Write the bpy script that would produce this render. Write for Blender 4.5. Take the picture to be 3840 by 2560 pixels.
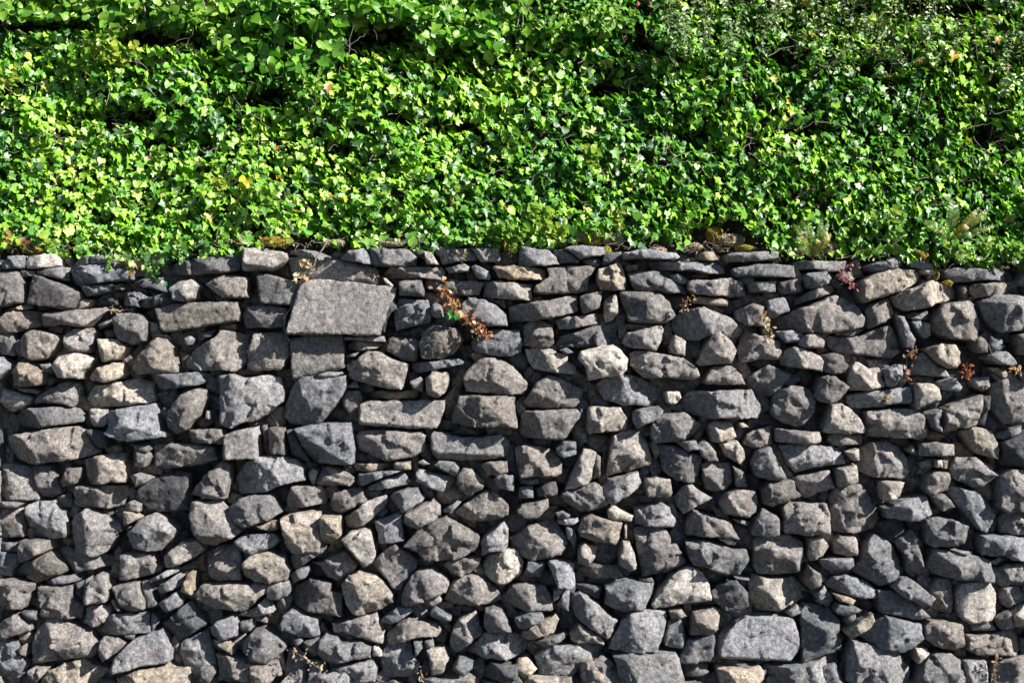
import bpy, math, random
import numpy as np
from mathutils import Vector, Matrix
from mathutils.geometry import delaunay_2d_cdt

for o in list(bpy.data.objects):
    bpy.data.objects.remove(o)
R = np.random.default_rng(7)
rnd = random.Random(11)
scene = bpy.context.scene
COL = scene.collection

# ------------------------------------------------------------- camera, sky, sun, exposure
S = 5.6 / 3840.0            # metres per photo pixel on the wall face
ZC = 2.167                  # height of the lens
DIST = 8.0
cam_d = bpy.data.cameras.new("camera")
cam_d.sensor_width = 36.0
cam_d.lens = 36.0 * DIST / 5.6
cam_d.clip_end = 500
cam = bpy.data.objects.new("camera", cam_d)
cam.location = (0, -DIST, ZC)
cam.rotation_euler = (math.radians(90), 0, 0)
COL.objects.link(cam)
scene.camera = cam

SUN = Vector((0.76, -0.40, 0.55)).normalized()      # towards the sun
elev = math.asin(SUN.z)
azim = math.atan2(SUN.x, SUN.y)
world = bpy.data.worlds.new("World")
scene.world = world
world.use_nodes = True
wn = world.node_tree.nodes
bg = wn["Background"]
sky = wn.new("ShaderNodeTexSky")
sky.sky_type = 'NISHITA'
sky.sun_disc = False
sky.sun_elevation = elev
sky.sun_rotation = azim
sky.air_density = 0.8
sky.dust_density = 0.2
sky.ozone_density = 3.0
world.node_tree.links.new(sky.outputs[0], bg.inputs[0])
bg.inputs[1].default_value = 0.05
sd = bpy.data.lights.new("sun", 'SUN')
sd.energy = 5.0
sd.angle = math.radians(0.5)
sd.color = (1.0, 0.955, 0.89)
sun = bpy.data.objects.new("sun", sd)
sun.rotation_euler = (-SUN).to_track_quat('-Z', 'Y').to_euler()
sun.location = (6, -4, 6)
COL.objects.link(sun)
scene.view_settings.view_transform = 'Standard'
scene.view_settings.look = 'None'
scene.view_settings.gamma = 1.0
scene.view_settings.exposure = 1.3
scene.view_settings.use_curve_mapping = False
scene.cycles.max_bounces = 6
scene.cycles.diffuse_bounces = 2
scene.cycles.transparent_max_bounces = 4

def wx(px): return (px - 1920.0) * S
def wz(py): return ZC + (1280.0 - py) * S

# ------------------------------------------------------------- helpers
def new_obj(name, mesh, parent=None, mat=None):
    o = bpy.data.objects.new(name, mesh)
    COL.objects.link(o)
    if parent is not None:
        o.parent = parent
    if mat is not None and mesh is not None and not mesh.materials:
        mesh.materials.append(mat)
    return o

def empty(name, loc, label, cat, group=None):
    o = bpy.data.objects.new(name, None)
    o.location = loc
    o.empty_display_size = 0.1
    COL.objects.link(o)
    o['label'] = label
    o['category'] = cat
    if group:
        o['group'] = group
    return o

def mesh_np(name, V, F, col=None, smooth=False):
    """V (n,3), F (m,3) or (m,4) int; col (n,3)"""
    me = bpy.data.meshes.new(name)
    V = np.asarray(V, dtype=np.float32)
    F = np.asarray(F, dtype=np.int32)
    k = F.shape[1]
    me.vertices.add(len(V))
    me.vertices.foreach_set("co", V.ravel())
    me.loops.add(F.size)
    me.loops.foreach_set("vertex_index", F.ravel())
    me.polygons.add(len(F))
    me.polygons.foreach_set("loop_start", np.arange(0, F.size, k, dtype=np.int32))
    me.polygons.foreach_set("loop_total", np.full(len(F), k, dtype=np.int32))
    if smooth:
        me.polygons.foreach_set("use_smooth", np.ones(len(F), dtype=bool))
    if col is not None:
        a = me.attributes.new("tint", 'FLOAT_COLOR', 'POINT')
        c = np.ones((len(V), 4), dtype=np.float32)
        c[:, :3] = col
        a.data.foreach_set("color", c.ravel())
    me.update(calc_edges=True)
    return me

def _hash(ix, iy, iz, seed):
    n = (ix * 374761393 + iy * 668265263 + iz * 1274126177 + seed * 974711) & 0xFFFFFFFF
    n = ((n ^ (n >> 13)) * 1274126177) & 0xFFFFFFFF
    n = n ^ (n >> 16)
    return (n & 0xFFFF) / 32767.5 - 1.0

def vnoise(P, scale, seed=0):
    """smooth 3-D value noise in -1..1"""
    Q = P * scale + 1000.0
    I = np.floor(Q).astype(np.int64)
    f = Q - I
    f = f * f * (3 - 2 * f)
    out = 0
    for dx in (0, 1):
        wxx = f[:, 0] if dx else 1 - f[:, 0]
        for dy in (0, 1):
            wyy = f[:, 1] if dy else 1 - f[:, 1]
            for dz in (0, 1):
                wzz = f[:, 2] if dz else 1 - f[:, 2]
                out = out + wxx * wyy * wzz * _hash(I[:, 0] + dx, I[:, 1] + dy, I[:, 2] + dz, seed)
    return out

def fbm(P, scale, octv=3, seed=0, gain=0.5):
    a, s, t = 1.0, scale, 0
    for i in range(octv):
        t = t + a * vnoise(P, s, seed + i * 17)
        a *= gain
        s *= 2.03
    return t

# ------------------------------------------------------------- materials
def mat_base(name):
    m = bpy.data.materials.new(name)
    m.use_nodes = True
    nt = m.node_tree
    return m, nt, nt.nodes["Principled BSDF"]

def N(nt, typ, **kw):
    n = nt.nodes.new(typ)
    for k, v in kw.items():
        setattr(n, k, v)
    return n

def mixc(nt, a, b, fac, mode='MIX'):
    n = N(nt, "ShaderNodeMix", data_type='RGBA', blend_type=mode)
    for sock, v in ((n.inputs[0], fac), (n.inputs[6], a), (n.inputs[7], b)):
        if isinstance(v, (int, float)):
            sock.default_value = v
        elif isinstance(v, tuple):
            sock.default_value = (*v, 1)
        else:
            nt.links.new(v, sock)
    return n.outputs[2]

def noise(nt, vec, scale, detail=4, rough=0.55):
    n = N(nt, "ShaderNodeTexNoise")
    n.inputs["Scale"].default_value = scale
    n.inputs["Detail"].default_value = detail
    n.inputs["Roughness"].default_value = rough
    nt.links.new(vec, n.inputs["Vector"])
    return n.outputs["Fac"]

def ramp(nt, fac, p0, p1, c0=(0, 0, 0), c1=(1, 1, 1)):
    n = N(nt, "ShaderNodeValToRGB")
    n.color_ramp.elements[0].position = p0
    n.color_ramp.elements[1].position = p1
    n.color_ramp.elements[0].color = (*c0, 1)
    n.color_ramp.elements[1].color = (*c1, 1)
    nt.links.new(fac, n.inputs[0])
    return n.outputs[0]

def stone_material():
    m, nt, b = mat_base("basalt_stone")
    tc = N(nt, "ShaderNodeTexCoord")
    at = N(nt, "ShaderNodeAttribute", attribute_name="tint")
    v = tc.outputs["Object"]
    big = ramp(nt, noise(nt, v, 5.0, 3), 0.3, 0.7, (0.72, 0.72, 0.74), (1.2, 1.17, 1.12))
    c = mixc(nt, at.outputs["Color"], big, 1.0, 'MULTIPLY')
    mott = ramp(nt, noise(nt, v, 42.0, 6, 0.72), 0.34, 0.66, (0.42, 0.42, 0.45), (1.65, 1.62, 1.56))
    c = mixc(nt, c, mott, 1.0, 'MULTIPLY')
    grain = ramp(nt, noise(nt, v, 115.0, 5, 0.8), 0.36, 0.64, (0.52, 0.52, 0.52), (1.48, 1.48, 1.48))
    c = mixc(nt, c, grain, 1.0, 'MULTIPLY')
    rust = ramp(nt, noise(nt, v, 9.0, 5, 0.65), 0.60, 0.72)
    c = mixc(nt, c, (0.20, 0.135, 0.10), N_mul(nt, rust, 0.45), 'MIX')
    # pale lichen specks and small white spots
    vo = N(nt, "ShaderNodeTexVoronoi")
    vo.inputs["Scale"].default_value = 34.0
    nt.links.new(v, vo.inputs["Vector"])
    spot = ramp(nt, vo.outputs["Distance"], 0.10, 0.17, (1, 1, 1), (0, 0, 0))
    where = ramp(nt, noise(nt, v, 7.0, 3), 0.55, 0.66)
    lf = mixc(nt, spot, where, 1.0, 'MULTIPLY')
    c = mixc(nt, c, (0.42, 0.41, 0.37), N_mul(nt, lf, 0.55), 'MIX')
    nt.links.new(c, b.inputs["Base Color"])
    b.inputs["Roughness"].default_value = 0.78
    b.inputs["Specular IOR Level"].default_value = 0.35
    h1 = noise(nt, v, 55.0, 8, 0.78)
    bu = N(nt, "ShaderNodeBump")
    bu.inputs["Strength"].default_value = 0.85
    bu.inputs["Distance"].default_value = 0.016
    nt.links.new(h1, bu.inputs["Height"])
    bu2 = N(nt, "ShaderNodeBump")
    bu2.inputs["Strength"].default_value = 0.9
    bu2.inputs["Distance"].default_value = 0.005
    nt.links.new(noise(nt, v, 125.0, 4, 0.75), bu2.inputs["Height"])
    nt.links.new(bu.outputs[0], bu2.inputs["Normal"])
    nt.links.new(bu2.outputs[0], b.inputs["Normal"])
    return m

def N_mul(nt, a, k):
    n = N(nt, "ShaderNodeMath", operation='MULTIPLY')
    nt.links.new(a, n.inputs[0])
    n.inputs[1].default_value = k
    return n.outputs[0]

def rough_material(name, c0, c1, scale=30.0, bump=0.01, bstr=1.0, rough=0.9):
    m, nt, b = mat_base(name)
    tc = N(nt, "ShaderNodeTexCoord")
    v = tc.outputs["Object"]
    c = ramp(nt, noise(nt, v, scale, 7, 0.7), 0.32, 0.68, c0, c1)
    nt.links.new(c, b.inputs["Base Color"])
    b.inputs["Roughness"].default_value = rough
    bu = N(nt, "ShaderNodeBump")
    bu.inputs["Strength"].default_value = bstr
    bu.inputs["Distance"].default_value = bump
    nt.links.new(noise(nt, v, scale * 1.7, 6, 0.7), bu.inputs["Height"])
    nt.links.new(bu.outputs[0], b.inputs["Normal"])
    return m

def leaf_material(name, rough=0.32, trans=0.35, spec=0.5, coat=0.0):
    m, nt, b = mat_base(name)
    at = N(nt, "ShaderNodeAttribute", attribute_name="tint")
    tc = N(nt, "ShaderNodeTexCoord")
    v = tc.outputs["Object"]
    var = ramp(nt, noise(nt, v, 60.0, 3, 0.6), 0.3, 0.7, (0.8, 0.85, 0.8), (1.2, 1.15, 1.2))
    c = mixc(nt, at.outputs["Color"], var, 1.0, 'MULTIPLY')
    nt.links.new(c, b.inputs["Base Color"])
    b.inputs["Roughness"].default_value = rough
    b.inputs["Specular IOR Level"].default_value = spec
    bu = N(nt, "ShaderNodeBump")
    bu.inputs["Strength"].default_value = 0.35
    bu.inputs["Distance"].default_value = 0.003
    nt.links.new(noise(nt, v, 130.0, 2, 0.5), bu.inputs["Height"])
    nt.links.new(bu.outputs[0], b.inputs["Normal"])
    tr = N(nt, "ShaderNodeBsdfTranslucent")
    tcol = mixc(nt, c, (1.0, 1.25, 0.35), 1.0, 'MULTIPLY')
    nt.links.new(tcol, tr.inputs["Color"])
    mx = N(nt, "ShaderNodeMixShader")
    mx.inputs[0].default_value = trans
    nt.links.new(b.outputs[0], mx.inputs[1])
    nt.links.new(tr.outputs[0], mx.inputs[2])
    nt.links.new(mx.outputs[0], nt.nodes["Material Output"].inputs[0])
    return m

M_STONE = stone_material()
M_MORTAR = rough_material("mortar_rubble", (0.015, 0.015, 0.015), (0.08, 0.078, 0.076), 38.0, 0.02)
M_SOIL = rough_material("dry_soil", (0.020, 0.014, 0.010), (0.10, 0.075, 0.055), 30.0, 0.03)
M_GROUND = rough_material("gravel_verge", (0.03, 0.03, 0.03), (0.09, 0.085, 0.08), 24.0, 0.02)
M_IVY = leaf_material("ivy_leaf", 0.42, 0.30, 0.7)
M_OVAL = leaf_material("oval_leaf", 0.36, 0.38, 0.5)
M_DRY = leaf_material("dry_leaf", 0.7, 0.35, 0.3)
M_TWIG = rough_material("grey_twig", (0.10, 0.085, 0.07), (0.32, 0.28, 0.24), 60.0, 0.001, 0.4)
M_STEM = rough_material("green_stem", (0.06, 0.07, 0.02), (0.16, 0.14, 0.05), 60.0, 0.001, 0.3, 0.6)
M_MOSS = leaf_material("moss", 0.9, 0.25, 0.2)

# ------------------------------------------------------------- ground, road side
gv = [(-40, -60, 0), (40, -60, 0), (40, 30, 0), (-40, 30, 0)]
g = new_obj("ground", mesh_np("ground", gv, [(0, 1, 2, 3)]), None, M_GROUND)
g['kind'] = 'structure'

# ------------------------------------------------------------- traced stones, a few split into pieces coloured for sun and shade
DATA = """
@A 0 920
g5 4,18 13,11 26,9.5 24,21 8,23 4,21
w7 25,20 27,9.5 49,8.5 55,13 57,19 46,21.5 26,22
g5 -3,13 3,14 5,22 4,24 -3,25
b4f -4,25 19,22.5 24,32 25,45 24.5,53 0,57 -4,57
g3 20,23 34,24 33,28 23,29
g3 34,23 60,20 65,21 64,33 60,33 46,29 35,26.5
b4f 34,27 37,27 58,35 70,39 77,43.5 77,49 71,58.5 60,59 28,53.5 30,43
t5 77,49.5 86,50 83,56 74,59 72,58
g5 69,20 106,18 124,22 122,32 80,37 76,39.5 69,35
g5 67,18 77,10.5 95,10 113,15 125,17 122,21 106,17 72,19
g5 79,38 105,36 103,42 83,47 80,42
g6 106,38 112,35 111,41 107,41
d2 92,53 100,48 109,49 112,56 98,56.5
g4 113,54 118,43 129,43 138,48 128,52 131,57 116,56
d2 129,52 139,48 154,43 163,52 155,57 133,57
g3 123,35 131,32 156,29 161,37 158,43 134,39
w7 158,41 167,34 178,31.5 185,37 182,42 180,49 172,53 162,50 160,44 ^172,38;175,46
b5f 190,36 208,27.5 230,30 228.5,42 230.5,48 206,48.5
g3 155,26 160,18 178,13 222,8 224,10 222,24 200,26.5 158,27
g4 125,16 138,10 152,11 155,15 150,18 130,19
w6 225,3 241,3 251,5 262,7 265,12 258,20 249,23.5 225,24
b4f 144,58 160,53.5 220,52 222,62 221,70 178,76 154,80 150,78 146,66
b4 222,64 230,56 245,55 265,58 265,64 262,75 225,76
t5 8,59 25,54 31,56 30,58 18,60 8,62
b5 0,73 10,61 35,60 41,62 40,74 20,79 1,81 -3,80 -3,74
b5 43,63 55,61 70,60 100,57 102,57 97,62 82,75 60,73 43,74.5
g3 90,73 103,68 106,66 107,69 100,74 92,77
d3 115,58 125,57 122,63 115,60
b6 107,67 112,63 132,63 138,71 137,79 136,88 125,91 112,86 109,78 ^120,77;134,79
g3 138,70 146,72 148,81 139,80
g5 -3,80 2,82 13,80 15,90 17,101 0,100 -3,99
b6 22,88 27,81 33,78 45,79 56,83 58,86 53,95 46,104 33,106 23,101
b7 61,83 70,76.5 84,75.5 90,79 90,84 86,93 86,98 65,98 61,93
t6 93,86 110,86 119,94 117,98 110,104 98,107 94,95 ^101,97
w7 54,111 60,102 75,99 86,101 90,104 86,111 80,117 78,123 59,120
t5 14,117 22,108 30,108 44,118 44,127 40,129 15,129 ^24,113;38,124
g5 35,109 47,108 49,118 43,117
w6 44,128 45,120 50,123 50,127 46,129
t7 83,121 92,113 105,107 113,110 115,118 112,122 100,125 84,124
b4 122,113 125,105 140,88 146,84 155,86 160,96 164,112 163,117 150,117 128,119 ^141,96;140,112
g4 138,81 154,82 158,88 150,84 140,88
g5 171,85 177,83 180,86 178,90 176,92 171,91
g4 176,83 190,79 198,77 196,83 183,88
b4 170,107 182,95 198,86 203,77 214,79 228,83 229,92 226,106 221,113 217,115.5 172,114
g4 145,119 182,116 193,118 194,125 175,129 150,133 146,128
g6 -3,101 5,102 13,109 13,113 6,119 0,124 -3,124
g5 18,131 28,131 36,133 36,136 24,134
g3 14,90 21,84 22,100 18,104
d2 34,56 46,57 50,59.5 35,59.5
g3 93,79 106,76 108,84 96,85
@B 960 920
g5 28,8 30,4 55,5 63,8 78,13 79,15 60,14 45,10
g4 79,13 87,5.5 100,4 107,11 109,18 90,16
g7 104,3 140,4 148,12 147,19 125,20.5 109,19 106,10
d2 143,5 155,4 157,14 150,11
w8 155,6 162,7 168,18 157,18
g6 157,3 168,2 196,3 204,14 190,14.5 171,18 168,10
g6 197,3 223,4 224,15 206,16
b4f 28,11 32,10 50,10 108,19 112,23 112,35 95,35 60,32 38,29 32,25
g4f 2,30 4,26 10,26 30,31.5 44,33 42,40 35,55.5 6,54 4,45
b4f 43,34 60,31.5 130,39 129,43 115,82 100,83 30,82 30,76 34,66
b5 117,26 125,21 171,20 174,23 172,31 122,31
w8 117,30 120,30 127,37 126,38 120,36
g4 132,34 152,32 155,42 154,46.5 133,46
g4 174,21 192,17.5 196,20 196,24 178,26
g4 198,20 202,18 214,24 216,30 214,32.5 204,31
b4 155,39 156,32 162,30.5 210,34 205,46 195,47 170,44
g4 127,60 132,49 158,50 161,66 160,71 151,73 140,76 129,79 ^140,60
g5 161,56 166,52 171,56 172,66 165,67 161,63
g5 190,53 196,48 211,50 221,56 230,64 231,74 215,75 200,76 188,66
g3 212,49 228,50 230,58 225,56
b4 153,80 165,74 186,76 191,87 183,98 172,104 153,104 151,92 ^165,80;182,88
b6 122,85 126,84 147,85 152,89 148,101 146,106 135,105 120,97 ^138,91;146,95
g5 81,84 95,84 118,83 119,88 100,88 82,87
t4 82,92 90,88 116,89 117,91 112,94 97,97 83,96
b5f 32,86 48,82.5 80,83 82,100 81,113 72,115 36,125 33,118
b5 -8,97 0,82 25,79 30,88 31,100 24,114 0,115 -8,113
b6 84,110 104,96 116,98 128,105 141,109 140,114 136,130 134,132 120,131 104,127 86,122 ^108,104;112,118
g5 143,108 175,105 188,103.5 192,107 190,109 165,114 148,117 143,114
g3 84,101 95,98 92,102 85,103
b5 190,121 207,101 222,104 236,111 249,126 246,137 232,137 218,136 193,134 ^214,108;218,125
b6 157,122 163,115 176,117 177,125 174,135 168,140 158,137 ^162,120;163,132
b4 142,125 152,120 154,123 153,134 145,131
g4 45,121 60,117 80,115 82,118 66,121 48,124
d3 112,40 120,42 128,47 130,58 124,62 118,80 116,76
g5 84,130 92,123 95,131
@C 1920 920
g5 7,4 10,2 33,5 40,11 43,18 30,20 6,19
g4 38,5 46,4 56,9 62,15 60,16 44,17
g6 47,4 54,2 63,1 84,2 84,8 80,10 76,10 62,13 56,8
g3 64,13 80,12 84,15 79,20 64,16
g5 84,7 100,6 101,11 99,14 98,17 83,19
g6 101,8 118,4 132,6 150,8 153,11 150,13.5 120,13 101,14
t6 171,9 176,6 184,6 189,13 182,15 171,14
g7 196,9 204,7 245,6 245,11 214,16 197,16
t6 -18,20 15,20 32,22 30,32 2,32 -12,31 -15,25
b4f 20,38 33,30 31,20 72,18 76,21 70,33 69,42 32,46 20,43
t5 78,22 98,17 104,32 103,41 95,42 80,41 77,34
t4 102,21 107,18 115,18 115,23 105,25
g5 124,14 135,15 188,17 194,21 194,26 182,26 160,23 130,23
g4 105,26 118,23 134,24 142,31 160,38 160,45 112,42 108,34
g3 142,28 152,26 160,32 158,36 148,33
b5 160,33 200,30 212,33 215,46 200,48 185,47 167,45 161,41
b4 -25,33 0,34 19,36 18,50 -2,50 -27,48
b5 0,55 50,48 59,47 60,60 49,64 20,70 -3,71 -3,57
b4 61,47 82,42 81,50 79,58 70,62 64,63 61,54
w6 84,60 85,50 94,44 97,49 98,60 92,69 86,71 84,66
b5 99,44 112,43 135,44 144,52 149,64 147,67 139,72 107,70 104,60 100,52 ^128,50;122,68
t4 165,49 170,47 198,50 197,56 165,54
g5 147,67 160,59 175,57 196,65 212,78 209,84 202,86 190,80 170,87 155,87 148,77 ^165,66;205,82
b4 205,60 220,53 235,58 235,75 215,74 205,68
b5 10,74 18,69 24,68 38,73 39,90 34,94 11,92 9,82
b3 41,70 50,66 78,63 78,72 60,76 43,77
g5 40,92 44,84 60,78 97,69 98,88 94,92 60,94
g6 100,90 105,80 136,74 139,77 135,90 131,97 112,95 ^112,84;128,95
g3 105,72 125,73 138,74 120,79 106,77
g5 -38,88 -30,80 -15,77 7,78 9,90 8,97 0,102 -20,101 -37,97
w5 11,94 33,95 52,101 52,106 58,110 60,118 50,118 20,114 15,105
g6 43,96 50,94 56,98 50,100
w7 62,97 80,92 92,92 100,97 105,104 105,114 100,119 70,123 68,112 61,104 ^78,98;98,110
b6 107,100 112,97 123,97 155,103 168,113 170,119 165,123 120,121 108,110
w7 144,94 148,82 158,88 157,101 145,99 ^148,90
b5 168,108 182,80 190,79 200,88 205,96 200,108 171,111
b5 207,93 214,80 232,83 245,88 247,103 209,108 ^228,86;243,98
b4 175,124 182,112 200,110 210,118 212,127 188,128 176,127 ^193,120
g5 216,37 222,34 240,34 240,43 218,43
@D 2880 920
g6f -34,22 -15,18 3,17 23,19 24,29 -30,29 -33,26
g5 24,16 28,14 50,14 72,15 70,22 58,24 40,23 25,22
g4 31,30 35,26 52,24 58,30 54,36 40,40 34,38
t5 64,28 70,23 76,25 79,30 73,34 66,31
g5 86,20 100,15 122,12 124,16 118,21 97,26 90,24
w6 82,34 90,28 112,22 132,23 138,27 136,33 118,43 100,48 85,53 82,48
g3 130,15 150,17 152,23 140,22 131,20
t4 138,22 152,24 150,28 139,26
g5 160,24 170,21 200,22 218,20 220,34 205,32 170,34 162,30
g4 228,33 240,22 240,39 229,38
b5 184,38 188,35 215,35 224,43 222,46 190,49 184,44
b3 176,37 183,37 183,47 178,48
b5 10,36 12,33 27,31 30,35 31,42 13,46 10,43
b4 25,49 50,37 62,35 61,42 45,48 27,55
g6 -2,50 16,47 19,60 5,66 -2,67
b5 0,73 8,66 60,46 70,49 82,58 87,68 85,75 60,81 34,80 4,77
b5 88,60 92,54 110,48 112,55 114,66 92,77 88,75
b5 111,48 145,33 172,37 177,43 176,49 150,54 145,57 123,61 115,56
g3 123,63 146,60 149,68 135,69 126,67
b4 148,72 152,60 158,54 182,51 188,54 192,70 190,84 186,88 165,86 155,82 149,78
g4 129,70 138,69 142,77 145,84 142,86 135,80
w7 140,70 147,72 148,82 145,85 142,80
g5 114,64 122,66 129,78 133,86 132,95 125,94 120,82
g5 192,52 204,46 228,46 238,49 240,78 212,80 203,76 194,66 ^212,60;225,48
b5 55,84 60,83 75,84 85,82 108,73 113,76 124,90 124,96 115,103 100,103 87,101 62,99 57,93
g3 5,79 20,78 32,82 28,88 15,90
g3 62,80 76,77 88,77 78,83 62,83
b6 26,87 32,82 45,82 50,88 48,94 36,94 27,92
b6 11,104 14,96 22,93 32,95 45,101 49,106 47,116 30,113 12,110
b3 49,101 58,98 68,101 69,107 72,110 70,117 58,118 49,116
b4 -18,120 0,109 22,118 16,126 0,139 -10,140 -18,130
w6 71,128 74,112 78,107 82,108 90,114 100,112 103,118 104,129 90,133 75,134
g5 104,114 118,109 124,110 122,118 112,129 106,129
w6 141,95 155,90 168,91 172,98 172,108 166,113 152,107
g5 125,119 134,107 141,98 152,108 164,114 169,121 140,120
b3 187,86 200,79 203,84 200,98 192,99 188,93
g6 201,83 206,85 213,86 215,92 212,96 202,98 201,92
g5 197,103 206,97 214,97 228,109 220,111 206,109
t5 200,112 210,112 226,118 229,124 222,125 210,120
b4 183,122 203,120 205,130 195,134 187,130
g5 204,118 215,119 217,124 210,126
b3 224,82 240,80 240,100 226,100
g4 154,125 168,121 175,130 172,134 156,132
g5 229,116 240,113 240,125 230,124
@E 0 1455
w5 -3,0 8,2 20,6 30,9 23,18 10,22 4,17 0,12 -3,12
b6 30,13 42,3 55,-4 62,-6 72,-5 74,0 72,12 69,17 58,14 38,13 31,15
w6 79,10 86,-2 105,-5 122,-8 141,-6 139,0 141,12 125,15 103,17 81,20
g5 12,28 16,20 30,18 45,17 68,17 73,20 79,27 78,31 33,37 14,37
w7 84,19 100,19 101,24 100,32 93,35 86,35 84,28
g6 103,20 143,13.5 145,22 150,38 158,41 156,44 123,48 110,45 100,41 104,34 103,28 ^122,33
b5 157,20 170,5 183,0 190,1 191,9 185,24 174,38 165,41 156,36 ^176,20;166,32
g6 202,-11 213,-13 225,-9 246,-12 258,-10 262,3 262,12 245,24 236,30 226,30 212,37 204,32 204,10
b5 8,48 12,43 50,37 70,35 80,38 85,52 92,59 78,64 30,70 12,65 7,56
d2 82,38 98,40 100,55 90,55 84,46
b5 77.5,65 95,61 116,59 117,72 118,86 108,85 97,88 83,85 79,72
b5 -4,68 15,70 27,72 31,78 36,96 36.5,102 15,103 -4,103
b4 29,72 45,70 51,75 57,96 47,101 38,100 33,86
b3 58,84 64,73 76,73 75,80 71,87 60,90
b5 64,105 72,90 100,89 116,90 116,101 112,109 95,110 66,109
g5 124,52 140,52 142,55 137,58 126,56
b4 128,57 140,58 141,63 135,72 126,71
b3f 142,52 165,50 185,51 197,53 201,66 185,70 150,74 142,72
b4 176,38 205,37 207,44 208,51 190,50 177,49
b5f 209,42 222,37 237,35 239,50 239,64 208,65 207,56 209,50
b4 121,80 127,78 141,82 134,87 127,90
d3f 126,89 145,82 160,76 175,77 178,97 178,112 150,113 137,112 124,100
b5 178,96 192,78 206,66 212,70 212,88 209,101 190,99 ^207,76;206,98
g4 216,82 225,70 235,63 255,61 272,65 279,72 282,84 265,87 250,93 235,96 219,98
b4 115,106 122,103 130,106 129,113 116,111
t4 115,112 123,113 131,118 115,126
g4 0,104 15,103 24,105 20,109 0,108
b5 -4,107 10,108 22,110 22,136 -4,137
g5 24,108 35,103 50,102 53,109 60,113 61,136 50,138 28,136 26,120
b5 64,124 70,116 81,110 100,119 110,124 112,130 107,134 100,150 90,154 70,152 66,140
g6 118,132 128,121 143,114 150,116 165,128 162,136 150,147 138,149 124,146 ^145,122;158,130
b4 177,115 180,103 203,102 208,108 217,117 223,131 215,137 200,143 188,142 180,133
b6 212,108 223,100 235,97 250,97 255,104 260,113 253,118 235,124 227,127 215,120
g6 192,20 194,21 194,28 190,28
@F 960 1455
g5 25,26 31,3 36,-6 45,-11 66,-10 84,-12 83,0 80,8 70,20 60,31 38,34 30,33
b4 79,10 83,3 95,2 98,14 96,22 92,26 84,24 80,16
t5 101,3 148,2 148,7 145,10 107,9 101,8
b5f 95,15 103,12 130,11 174,11 173,18 166,36 140,37 110,35 95,33
b5 178,33 186,6 238,7 240,36 210,35
g5 37,36 60,32 88,31 91,58 90,69 52,69 47,60 42,48
d3 29,38 36,37 41,51 50,68 45,68 33,60
b3 12,36 27,36 28,60 14,61
b5 90,44 97,39 115,38 152,40 156,43 155,56 145,62 120,67 107,62 95,57
g5f 161,44 164,40 175,41 190,45 205,45 224,41 233,48 232,60 228,64 200,66 180,66 166,66 161,56
t5 88,70 105,69 127,69 127,74 90,77
t5 128,68 142,67 143,74 128,74
w6 148,68 154,65 160,69 154,71
g4 163,70 168,66 183,67 187,73 184,82 172,76
b3 208,71 215,67 231,66 232,76 212,80
g5 147,78 150,74 180,82 184,84 172,97 160,92 147,85
b5 185,80 190,73 198,74 211,86 208,92 196,99 189,94 185,86 ^202,85
g4 219,82 224,77 236,79 237,86 237,94 222,91
w5 48,77 52,74 57,76 55,88 52,89 49,82
b5 60,72 67,71 80,76 91,81 91,86 86,90 72,89 57,88 58,80
g4 94,78 120,75 135,75 115,82 100,89 96,88
g5 102,92 115,84 135,77 142,85 139,88 112,94 102,93
b6 28,105 33,89 60,89 65,97 64,107 35,109 29,109
b4 68,107 72,95 95,91 100,100 102,104 90,110 78,115 70,112
b6 100,104 110,100 120,98 121,104 118,110 98,126 90,129 82,128 80,120 95,110
g6 125,98 138,92 149,91 155,101 150,105 136,113 130,105
b5 137,114 145,110 163,101 169,107 170,116 155,125 150,128 140,127 136,122
g5 109,121 133,113 137,139 124,142 114,141
b5 182,114 195,103 210,93 220,95 232,107 232,116 222,121 205,122 190,119
g3 172,112 186,102 190,103 182,112 174,114
b5 24,118 40,113 60,113 61,140 60,149 34,150 29,140
t5 61,117 78,116 79,135 68,141 61,142
t4 2,125 14,122 22,122 22,128 14,130 7,128
@G 1920 1455
b4 11,12 22,-5 33,-12 42,-10 67,2 59,18 30,18 12,17
g5 77,-3 83,-9 100,-13 112,-12 138,0 137,6 127,16 100,15 85,10
w7 140,3 152,3 154,8 149,14 142,13 ^146,4
g5 155,12 162,3 220,0 224,10 230,20 226,27 190,27 168,26 158,20
b5 8,22 12,20 60,19.5 63,25 50,43 46,46 20,46.5 10,45 6,40
w6 70,19 74,17 99,17 105,27 105,37 98,39 70,41 68,36
g6 111,21 118,18 133,15 137,20 134,27 114,36 110,30
b6 127,33 134,25 158,21 166,27 174,35 162,46 148,48 130,50 126,42 ^145,28;150,44
w6 180,33 186,29 201,31 205,44 198,47 182,49 180,40
t7 206,31 211,31 216,35 208,36
b4 214,42 222,38 240,34 240,52 222,55 213,52
b5 2,54 12,51 28,53 40,58 45,68 45,77 38,80 8,81 4,68
g6 40,54 47,48 58,48 58,59 46,63 41,58
w8 48,93 58,70 65,55 76,59 75,68 70,86 58,91
b3 77,60 81,62 80,80 72,85 76,68
b5 93,43 100,39 116,39 123,47 128,61 129.5,70 115,74 87,80 87,72 90,58
b3 135,52 150,52 162,58 174,62 170,85 165,87 150,83 139,77 136,64
g5 150,49 167,47 170,55 160,57
b5 168,52 176,47 185,58 188,66 180,66 172,60 ^177,50;184,60
w6 190,50 206,47 211,55 214,65 212,73 196,62 ^192,51;212,62
b5 173,70 178,66 200,69 204,84 196,93 186,95 178,92 175,80
b3 201,70 212,76 216,90 205,90 204,80
g6 82,90 88,83 116,76 119,87 100,100 92,106 88,104 84,96
w6 123,83 132,80 144,83 146,95 144,99 124,99 122,92
b4 45,95 50,93 76,86 82,90 89,104 86,108 70,112 62,111 50,104 44,98 ^74,87;82,110
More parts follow.
